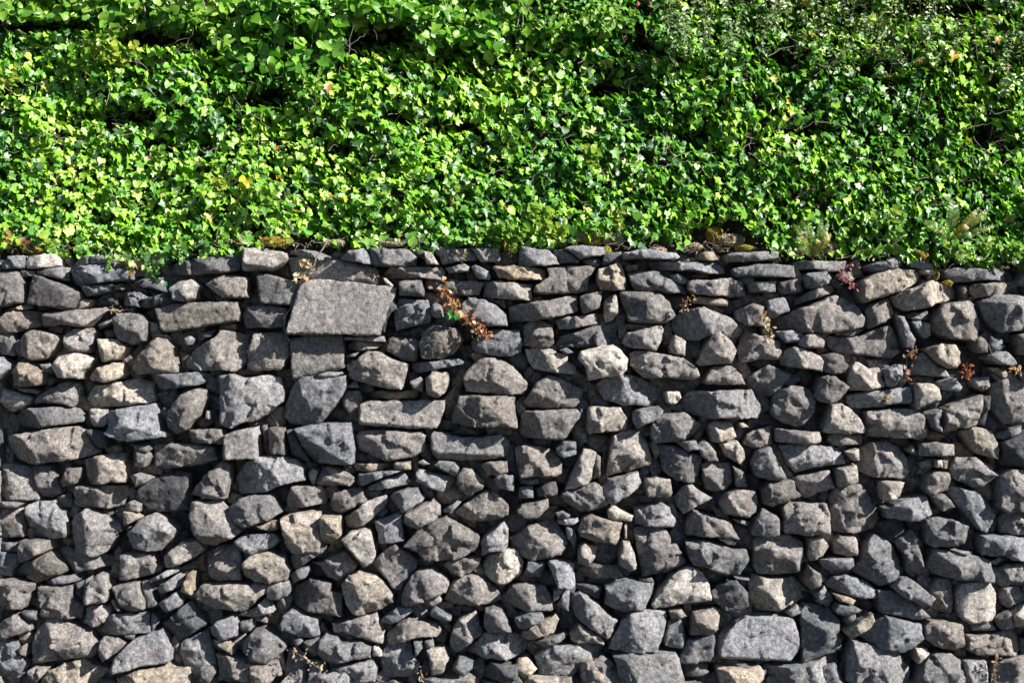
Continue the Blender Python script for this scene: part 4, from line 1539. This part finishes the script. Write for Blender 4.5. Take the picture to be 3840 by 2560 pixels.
trail([(3770, 1375), (3800, 1400)], 22, 16, [(0.45, 0.22, 0.12), (0.50, 0.33, 0.24)], "brown dead leaves on the slanting narrow stone near the right edge", 67, name="dead_leaves", cat="dead plant",
      kinds=('small', 'oval'), mat=M_DRY, spread=12, curl=2.2)
trail([(3410, 1310), (3385, 1335), (3380, 1400), (3388, 1425)], 40, 17, [(0.34, 0.14, 0.09), (0.22, 0.08, 0.05), (0.42, 0.30, 0.24)], "dark red-brown dead strands in the joint right of the two small square stones", 68, name="dead_strands", cat="dead plant",
      kinds=('small', 'oval'), mat=M_DRY, spread=9, curl=2.0)
trail([(430, 1165), (450, 1160), (465, 1172)], 40, 9, [(0.62, 0.50, 0.36), (0.5, 0.38, 0.26)], "little pale straw tuft in the joint left of the bulging grey stone", 69, name="straw_tuft", cat="dead plant",
      kinds=('small',), mat=M_DRY, spread=9, curl=2.5)
trail([(1110, 2425), (1130, 2440), (1205, 2490), (1215, 2515)], 40, 14, PALE, "pale dry litter in the dark hollow low down left of centre", 70, name="dry_litter", cat="dead plant",
      kinds=('small', 'oval'), mat=M_DRY, spread=14, curl=2.2)
trail([(1580, 2500), (1590, 2530)], 18, 13, PALE, "tiny pale tuft at the foot of the cleft grey stone", 71, name="pale_tuft", cat="dead plant", kinds=('small',), mat=M_DRY, spread=8, curl=2.2)
trail([(3715, 2440), (3705, 2500), (3695, 2555)], 50, 14, [(0.20, 0.12, 0.08), (0.34, 0.22, 0.14)], "long brown dead strand in the joint at the lower right", 72, name="brown_strand", cat="dead plant", kinds=('small',), mat=M_DRY, spread=6, curl=2.0)
trail([(3165, 1000), (3135, 1030), (3150, 1055), (3185, 1072)], 90, 13, [(0.42, 0.16, 0.20), (0.50, 0.24, 0.26), (0.30, 0.08, 0.12)], "pink-red fleshy creeper on the small round stone at the top right of the wall", 73, name="pink_stonecrop", cat="plant",
      kinds=('small',), mat=M_DRY, spread=9, curl=1.6, y0=-0.10)
trail([(1400, 1035), (1415, 1045)], 14, 9, [(0.45, 0.12, 0.22), (0.5, 0.35, 0.3)], "tiny magenta creeper in the joint beside the white triangular coping stone", 74, name="magenta_stonecrop", cat="plant",
      kinds=('small',), mat=M_DRY, spread=9, curl=1.6, y0=-0.05)
trail([(3300, 1480), (3308, 1492)], 16, 12, [(0.55, 0.36, 0.05), (0.45, 0.30, 0.06)], "orange lichen tuft on the long grey stone at right", 75, name="lichen_tuft", cat="lichen", kinds=('small',), mat=M_DRY, spread=6, curl=1.6, y0=-0.12)

# pale roots and stems lying on the stones
def root_line(points, rad, label, seed, ex=-0.105, name="dry_root"):
    r = np.random.default_rng(seed)
    p0 = np.array([wx(points[0][0]), ex, wz(points[0][1])])
    P = np.array([(wx(a) - p0[0], r.normal() * 0.004, wz(b) - p0[2]) for a, b in points])
    tt = np.linspace(0, len(P) - 1, len(P) * 5)
    PP = np.stack([np.interp(tt, np.arange(len(P)), P[:, k]) for k in range(3)], 1) + r.normal(size=(len(tt), 3)) * 0.0012
    V, F, C = tube(PP, rad, rad * 0.6, sides=5)
    o = new_obj(name, mesh_np(name, V, F, C, True), None, M_TWIG)
    o.location = tuple(p0)
    o['label'] = label; o['category'] = "root"
    return o
root_line([(1238, 900), (1222, 935), (1196, 965), (1190, 995), (1170, 1020), (1150, 1048)], 0.0045, "pale root reaching down over the coping above the big slab", 81)
root_line([(1143, 1055), (1130, 1100), (1100, 1155), (1080, 1185), (1076, 1225), (1084, 1255), (1094, 1275)], 0.0035, "thin white root hanging along the left edge of the big slab", 82, -0.10)
root_line([(1020, 1190), (1045, 1180), (1078, 1178), (1080, 1200)], 0.0018, "short white rootlet on the stone left of the big slab", 83, -0.09)
root_line([(1600, 1045), (1640, 1045), (1680, 1065), (1700, 1085)], 0.0018, "thin curved stem over the brown stone above the withered vine", 84, -0.10)
root_line([(1700, 1108), (1715, 1075), (1738, 1060)], 0.0014, "forked dry stem rising from the withered vine", 85, -0.11)
root_line([(1600, 1300), (1612, 1290), (1625, 1310), (1630, 1340)], 0.0014, "hooked dry stem on the dark bulging stone right of centre", 86, -0.13)
root_line([(3680, 1290), (3690, 1320), (3700, 1330)], 0.0018, "bent pale stem between the small stones near the right edge", 87, -0.12)

# ferns -----------------------------------------------------------------
def fern(px, py, fronds, label, seed):
    r = np.random.default_rng(seed)
    b = bank_pt(px, py, -0.15)
    root = empty("fern", tuple(b), label, "fern", "ferns on the coping")
    for (dx, dy, w, col) in fronds:
        tip = np.array([dx * S, -0.05, dy * S])
        bendv = np.array([0, -0.05, 0.02])
        n = 26
        t = np.linspace(0, 1, n)[:, None]
        P = tip[None] * t + bendv[None] * np.sin(t * math.pi) + np.array([[0, 0, -0.25 * abs(dx) * S]]) * (t * t - t) * -1.0
        fr = Bag()
        V, F, C = tube(P, 0.0022, 0.0007, (0.16, 0.14, 0.05))
        fr.add(V, F, C)
        T = np.gradient(P, axis=0)
        T /= np.linalg.norm(T, axis=1, keepdims=True)
        side = np.cross(T, np.array([0.15, -1.0, 0.15])); side /= np.linalg.norm(side, axis=1, keepdims=True)
        nv = np.cross(side, T)
        for i in range(4, n):
            u = i / (n - 1)
            ll = w * S * (math.sin(min(1.0, u * 1.25 + 0.15) * math.pi * 0.5) * (1.02 - u) ** 0.55) * 1.15
            for sg in (-1, 1):
                d = side[i] * sg * 0.93 + T[i] * 0.42 + nv[i] * r.normal() * 0.18
                wd = T[i] * ll * 0.13 + 1e-6
                a = P[i]
                q = np.array([a - wd, a + d * ll * 0.55 - wd * 1.1, a + d * ll, a + d * ll * 0.5 + wd * 1.2, a + wd])
                q[2] -= nv[i] * ll * 0.08
                cc = np.array(col) * (1 + 0.15 * r.normal())
                if r.random() < 0.08 + (0.25 if u > 0.85 else 0):
                    cc = np.array((0.42, 0.20, 0.06))
                fr.add(q, np.array([(0, 1, 3), (1, 2, 3), (0, 3, 4)]), np.tile(np.clip(cc, 0.02, 0.8), (5, 1)))
        me = mesh_np("frond", np.concatenate(fr.V), np.concatenate(fr.F), np.concatenate(fr.C))
        new_obj("frond", me, root, M_OVAL)
FG = (0.15, 0.26, 0.05); FY = (0.34, 0.32, 0.06); FD = (0.10, 0.22, 0.05)
fern(3045, 975, [(-75, 130, 24, FG), (-45, 145, 20, FD), (-15, 120, 22, FD), (30, 150, 22, FD), (52, 135, 20, FG), (62, 95, 24, FY), (-62, 100, 20, FY), (20, 80, 20, FY), (-70, 60, 18, FD)],
     "leafy green and yellow fern fanned out of the coping, left of the two ferns", 201)
fern(3555, 905, [(5, 150, 40, FD), (-110, 75, 30, FG), (-60, 45, 24, FG), (70, 60, 24, FY), (105, 120, 22, FY), (140, 115, 26, (0.22, 0.24, 0.05)), (165, 55, 22, FG), (90, 20, 22, FD)],
     "fern with one tall upright dark frond, right of the two ferns", 202)

# rosette of long leaves
def rosette(px, py, n, Lpx, label, seed):
    r = np.random.default_rng(seed)
    b = bank_pt(px, py, -0.08)
    root = empty("leaf_rosette", tuple(b), label, "plant", "rosettes of long leaves on the coping")
    for q in range(n):
        a = math.pi * (q + 0.5) / n + r.normal() * 0.1
        L = Lpx * S * r.uniform(0.7, 1.1)
        d = np.array([math.cos(a), -0.35, abs(math.sin(a)) * 0.55])
        t = np.linspace(0, 1, 6)
        V = []
        for tt in t:
            c = d * L * tt + np.array([0, -0.01, -0.35 * L * tt * tt + 0.02 * math.sin(tt * 3)])
            w = L * 0.16 * math.sin(0.25 + tt * 2.7)
            V += [c + np.array([-d[2], 0.2, d[0]]) * w, c + np.array([0, 0.006, -0.004]), c - np.array([-d[2], 0.2, d[0]]) * w]
        F = []
        for i in range(5):
            for k in (0, 1):
                p = i * 3 + k
                F += [(p, p + 1, p + 4), (p, p + 4, p + 3)]
        c = np.array([(0.14, 0.28, 0.03), (0.20, 0.32, 0.05), (0.10, 0.22, 0.02)][q % 3])
        me = mesh_np("leaf", np.array(V), np.array(F), np.tile(c, (len(V), 1)), True)
        new_obj("leaf", me, root, M_OVAL)
rosette(3245, 960, 7, 60, "left rosette of long green leaves on the coping between the ferns", 211)
rosette(3330, 950, 9, 80, "larger rosette of long toothed-looking leaves with a red-brown heart on the coping", 212)
rosette(3745, 955, 7, 70, "rosette of long bright leaves above the right end of the coping", 213)

# moss and stonecrop cushions
def moss(px, py, rx, ry, cols, label, seed, lp=9, n=900, on_wall=False, name="moss_cushion"):
    r = np.random.default_rng(seed)
    b = bank_pt(px, py, 0.02) if not on_wall else np.array([wx(px), -0.03, wz(py)])
    a = r.uniform(0, 2 * math.pi, n)
    q = np.sqrt(r.random(n))
    x, z = np.cos(a) * q * rx * S, np.sin(a) * q * ry * S
    hgt = np.sqrt(np.clip(1 - q * q, 0, 1)) * 0.05
    P3 = np.stack([x, x * 0, z], 1)
    hgt *= 0.7 + 0.6 * vnoise(P3 + seed, 22.0, seed)
    pos = np.stack([x, -hgt, z], 1)
    nrm = np.stack([x / (rx * S), -np.ones(n) * 0.8, z / (ry * S) + 0.4], 1) + r.normal(size=(n, 3)) * 0.6
    col = np.array(cols)[r.integers(0, len(cols), n)] * (1 + 0.2 * r.normal(size=(n, 1)))
    V, F, C = build_leaves('small', pos, nrm, r.uniform(0, 6.3, n), r.uniform(0.6, 1.4, n) * lp * S, np.clip(col, 0.01, 0.9), rr=r)
    o = new_obj(name, mesh_np(name, V, F, C, True), None, M_MOSS)
    o.location = tuple(b)
    o['label'] = label; o['category'] = "moss"
    o['group'] = "moss and stonecrop cushions on the coping"
MO = [(0.34, 0.24, 0.04), (0.42, 0.30, 0.06), (0.26, 0.20, 0.04)]
MP = [(0.42, 0.32, 0.27), (0.34, 0.22, 0.18), (0.28, 0.24, 0.12), (0.48, 0.42, 0.34)]
moss(1030, 905, 62, 18, MO, "golden moss cushion above the tan square stone", 221)
moss(130, 940, 45, 12, MO, "orange moss patch on the coping near the left edge", 222, n=500)
moss(2225, 898, 48, 20, MO, "orange moss cushion left of the pinkish stonecrop at centre right", 223)
moss(2300, 898, 40, 22, MP, "pinkish-brown stonecrop cushion right of the orange moss", 224, lp=11)
moss(2180, 890, 22, 16, MP, "little pink-brown stonecrop cushion left of the orange moss", 225, lp=11, n=300)
moss(2275, 945, 18, 22, [(0.42, 0.40, 0.06), (0.36, 0.28, 0.06)], "yellow stonecrop spilling down between two coping stones", 226, lp=12, n=260)
moss(2680, 880, 34, 30, MO, "orange-brown moss on the bare soil patch", 227)
moss(2740, 900, 50, 22, MP, "tangled pinkish stonecrop on the bare soil patch", 228, lp=12)
moss(2790, 930, 38, 11, [(0.28, 0.26, 0.05), (0.20, 0.18, 0.05)], "olive moss pad on the coping right of the bare soil patch", 229, n=400)
moss(2590, 925, 45, 14, MP, "brownish stonecrop mat at the left of the bare soil patch", 230, lp=11, n=500)
moss(3125, 935, 45, 20, MP, "pink-brown stonecrop mat just right of the left fern", 231, lp=12, n=600)
moss(3000, 945, 30, 14, [(0.16, 0.14, 0.05), (0.24, 0.18, 0.08)], "dull brown moss left of the left fern", 232, n=300)
moss(3503, 1028, 12, 20, MO, "golden moss strip in the joint below the right fern", 233, n=240, on_wall=True)
moss(3545, 1062, 18, 10, MO, "golden moss pad on the top of the broad tan stone at right", 234, n=220, on_wall=True)
moss(60, 905, 60, 16, MP, "brown stonecrop mat behind the coping at the left edge", 235, lp=11, n=500)
moss(3440, 955, 40, 16, MO, "golden-brown moss in the dark gap between rosette and green shoots", 236, n=350)
moss(1460, 915, 60, 12, MP, "brown and orange stonecrop mat above the pale coping stones left of centre", 237, lp=10, n=600)
moss(1250, 912, 50, 12, MP, "brown stonecrop mat above the long brown stone", 238, lp=10, n=500)
moss(1660, 918, 60, 10, [(0.14, 0.09, 0.08), (0.24, 0.18, 0.12)], "dark reddish mat along the coping left of the central shoots", 239, lp=10, n=500)
moss(2470, 938, 30, 10, MP, "thin stonecrop mat above the long flat coping stone", 240, lp=10, n=300)

# fine-leaved climber with pink buds over the upper right of the bank
hs = empty("climbing_honeysuckle", tuple(bank_pt(3200, 200)), "fine-leaved climber with thin upright stems and pink buds over the upper right of the ivy", "shrub")
hb = Vector(hs.location)
rh = np.random.default_rng(404)
fol, stm = Bag(), Bag()
for q in range(330):
    px = rh.uniform(2480, 4300)
    lim = 300 - abs(px - 3300) * 0.08 + (160 if px > 3700 else 0)
    py = rh.uniform(-330, lim)
    if 3330 < px < 3700 and py < 60 and rh.random() < 0.75:
        continue
    if rh.random() < hole(np.array([px]), np.array([py]))[0] * 0.45:
        continue
    L = rh.uniform(60, 150)
    a = math.pi / 2 + rh.normal() * 0.25
    e = rh.uniform(-0.16, -0.06)
    p0 = bank_pt(px, py, e)
    p1 = bank_pt(px + math.cos(a) * L, py - math.sin(a) * L, e)
    p1[1] = p0[1] - rh.uniform(0, 0.06)
    P = wiggle(p0, p1, 9, 0.012, rh)
    V, F, C = tube(P, 0.0017, 0.0008, sides=3)
    stm.add(V, F, C)
    nl = int(rh.integers(9, 17))
    t = (np.arange(nl) + 0.5) / nl
    base = np.stack([np.interp(t * 8, np.arange(9), P[:, k]) for k in range(3)], 1)
    sgn = np.where(np.arange(nl) % 2, 1.0, -1.0)
    sz = rh.uniform(15, 25, nl) * S * (1.1 - 0.45 * t)
    base = base + np.stack([sgn * sz * 0.5, rh.normal(size=nl) * 0.008, sz * 0.15], 1)
    nrm = np.array([0.25, -0.7, 0.55])[None] + rh.normal(size=(nl, 3)) * 0.4
    col = np.array([(0.12, 0.20, 0.06), (0.06, 0.14, 0.04), (0.20, 0.26, 0.09)])[rh.integers(0, 3, nl)] * (1 + 0.1 * rh.normal(size=(nl, 1)))
    fol.add(*build_leaves('small' if q % 3 else 'oval', base, nrm, -sgn * 1.2 + rh.normal(size=nl) * 0.4, sz * 1.25, np.clip(col, 0.01, 0.8), rr=rh))
for bag, nm, mt in ((fol, "foliage", M_IVY), (stm, "stem_mass", M_STEM)):
    o = bag.make(nm, hs, mt, True)
    o.data.transform(Matrix.Translation(-hb))
    o['kind'] = 'stuff'
for px, py in ((3020, 5), (2545, 5), (3020, 135), (3300, 92), (3735, 70), (3780, 258), (3450, 232), (3345, 60), (2440, 20), (2395, 15)):
    r_ = np.random.default_rng(int(px))
    bag = Bag()
    n = 6
    pos = r_.normal(size=(n, 3)) * 0.004
    cc = np.tile((0.62, 0.16, 0.17), (n, 1)) * (1 + 0.2 * r_.normal(size=(n, 1)))
    bag.add(*build_leaves('oval', pos, np.array([[0.2, -0.8, 0.3]]) + r_.normal(size=(n, 3)) * 0.7, r_.uniform(0, 6, n), np.full(n, 13 * S), np.clip(cc, 0, 0.9), rr=r_))
    o = bag.make("flower_bud", hs, M_DRY, True)
    o.location = Vector(bank_pt(px, py, -0.17)) - hb

# oval-leaved bushes at the top of the bank
def bush(label, x0, x1, y0, y1, n, leafpx, cols, seed, kinds=('oval', 'heart'), ex=(-0.20, -0.03), singles=0):
    r = np.random.default_rng(seed)
    px = r.uniform(x0, x1, n); py = r.uniform(y0, y1, n)
    ux, uy = (px - x0) / (x1 - x0) * 2 - 1, (py - y0) / (y1 - y0) * 2 - 1
    nz = vnoise(np.stack([px / 60, px * 0, py / 45], 1), 1.0, seed)
    keep = (ux ** 4 + uy ** 4 < 1 + 0.4 * nz) & (nz > -0.42) & (r.random(n) > hole(px, py) * 0.6)
    px, py = px[keep], py[keep]
    n = len(px)
    c0 = bank_pt((x0 + x1) / 2, y1)
    root = empty("leafy_bush", tuple(c0), label, "bush", "oval-leaved bushes at the top of the bank")
    pos = np.stack([bank_pt(a, b, e) for a, b, e in zip(px, py, r.uniform(ex[0], ex[1], n))])
    nrm = np.array([0.28, -0.7, 0.5])[None] + r.normal(size=(n, 3)) * 0.42
    size = leafpx * S * r.uniform(0.7, 1.2, n)
    col = np.array(cols)[r.integers(0, len(cols), n)] * (1 + 0.12 * r.normal(size=(n, 1)))
    for q in range(n):
        me_pos = pos[q] - c0
        leaf_obj("leaf", kinds[q % len(kinds)], me_pos, nrm[q], r.normal() * 1.3 + (math.pi if r.random() < 0.4 else 0), size[q], np.clip(col[q], 0.01, 0.8), root, M_OVAL, r)
    for q in range(6):
        a, b = r.uniform(x0, x1), y1
        P = wiggle(bank_pt(a, b, 0.0) - c0, bank_pt(a + r.normal() * 60, y0 + 10, -0.06) - c0, 8, 0.03, r)
        V, F, C = tube(P, 0.005, 0.002)
        new_obj("branch", mesh_np("branch", V, F, C, True), root, M_TWIG)
G2 = [(0.10, 0.24, 0.03), (0.15, 0.30, 0.03), (0.24, 0.36, 0.05)]
bush("yellow-green oval-leaved bush in the top left corner above the ivy", -60, 470, -80, 95, 300, 42, G2, 501)
bush("olive oval-leaved bush left of centre at the top edge", 470, 800, -80, 90, 230, 40, YG, 502)
bush("large round-leaved bush hanging down left of the twiggy hollow at top", 810, 1290, -60, 260, 300, 46, [(0.12, 0.30, 0.02), (0.07, 0.22, 0.02), (0.20, 0.38, 0.05)], 503, kinds=('heart', 'heart', 'oval'))
bush("broad round-leaved bush at the top edge right of the twiggy hollow", 1560, 2000, -70, 200, 290, 44, [(0.11, 0.28, 0.02), (0.18, 0.36, 0.03), (0.07, 0.20, 0.02)], 504, kinds=('heart', 'oval'))
bush("small bush of narrow pointed leaves at the top edge right of centre", 2020, 2330, -60, 120, 200, 36, [(0.12, 0.28, 0.03), (0.20, 0.34, 0.05)], 505, kinds=('oval', 'small'))
bush("round-leaved bush arching over the twiggy hollow at top centre", 1290, 1560, -80, 75, 170, 44, [(0.11, 0.28, 0.02), (0.18, 0.36, 0.03)], 506, kinds=('heart', 'oval'))

# single coloured fallen leaves caught in the ivy
for (px, py, sz, c, lab) in ((3575, 205, 46, (0.50, 0.32, 0.01), "large golden maple-like leaf caught in the climber at upper right"),
                             (2900, 298, 34, (0.40, 0.32, 0.02), "small yellow leaf caught in the ivy left of the upper right hollow"),
                             (3298, 278, 62, (0.12, 0.28, 0.02), "large bright green lobed leaf standing out in the dark hollow at right"),
                             (1240, 735, 20, (0.45, 0.18, 0.03), "tiny orange leaf in the ivy above the wall left of centre"),
                             (1230, 330, 34, (0.42, 0.20, 0.08), "curled orange-brown leaf hanging in the left-central ivy"),
                             (3740, 150, 26, (0.50, 0.20, 0.06), "small orange leaf near the right edge")):
    r_ = np.random.default_rng(int(px + py))
    V, F = TPL['ivy']
    V = V * sz * S * np.array([1, 1, 1.6])
    M = frames(np.array([[0.25, -0.85, 0.3]]), np.array([r_.normal()]))[0]
    me = mesh_np("fallen_leaf", V @ M.T, F, np.tile(np.array(c), (len(V), 1)), True)
    o = new_obj("fallen_leaf", me, None, M_OVAL)
    o.location = tuple(bank_pt(px, py, -0.13))
    o['label'] = lab; o['category'] = "leaf"

# dry stalks and litter along the top of the wall
lt = Bag()
for q in range(260):
    px = rt.uniform(-900, 4700)
    py = float(top_y(px)) - rt.uniform(2, 34)
    p0 = bank_pt(px, py, -0.02)
    a = rt.uniform(0, math.pi * 2)
    L = rt.uniform(12, 60)
    p1 = p0 + np.array([math.cos(a) * L * S, rt.uniform(-0.05, 0.01), math.sin(a) * L * S * 0.6])
    lt.add(*tube(wiggle(p0, p1, 6, 0.01, rt), 0.0015, 0.0008))
o = lt.make("dry_stalks", None, M_TWIG, True)
o['kind'] = 'stuff'
lf_n = 1500
lpx = R.uniform(-900, 4700, lf_n)
lpy = top_y(lpx) - R.uniform(-4, 55, lf_n)
lpos = np.stack([bank_pt(a, b, 0.03) for a, b in zip(lpx, lpy)])
lcol = np.array([(0.30, 0.20, 0.13), (0.20, 0.12, 0.08), (0.42, 0.32, 0.24), (0.12, 0.08, 0.05)])[R.integers(0, 4, lf_n)]
lb = Bag()
lb.add(*build_leaves('small', lpos, np.array([[0.2, -0.5, 0.8]]) + R.normal(size=(lf_n, 3)) * 0.6, R.uniform(0, 6.3, lf_n), R.uniform(10, 22, lf_n) * S, lcol))
o = lb.make("leaf_litter", None, M_DRY, True)
o['kind'] = 'stuff'
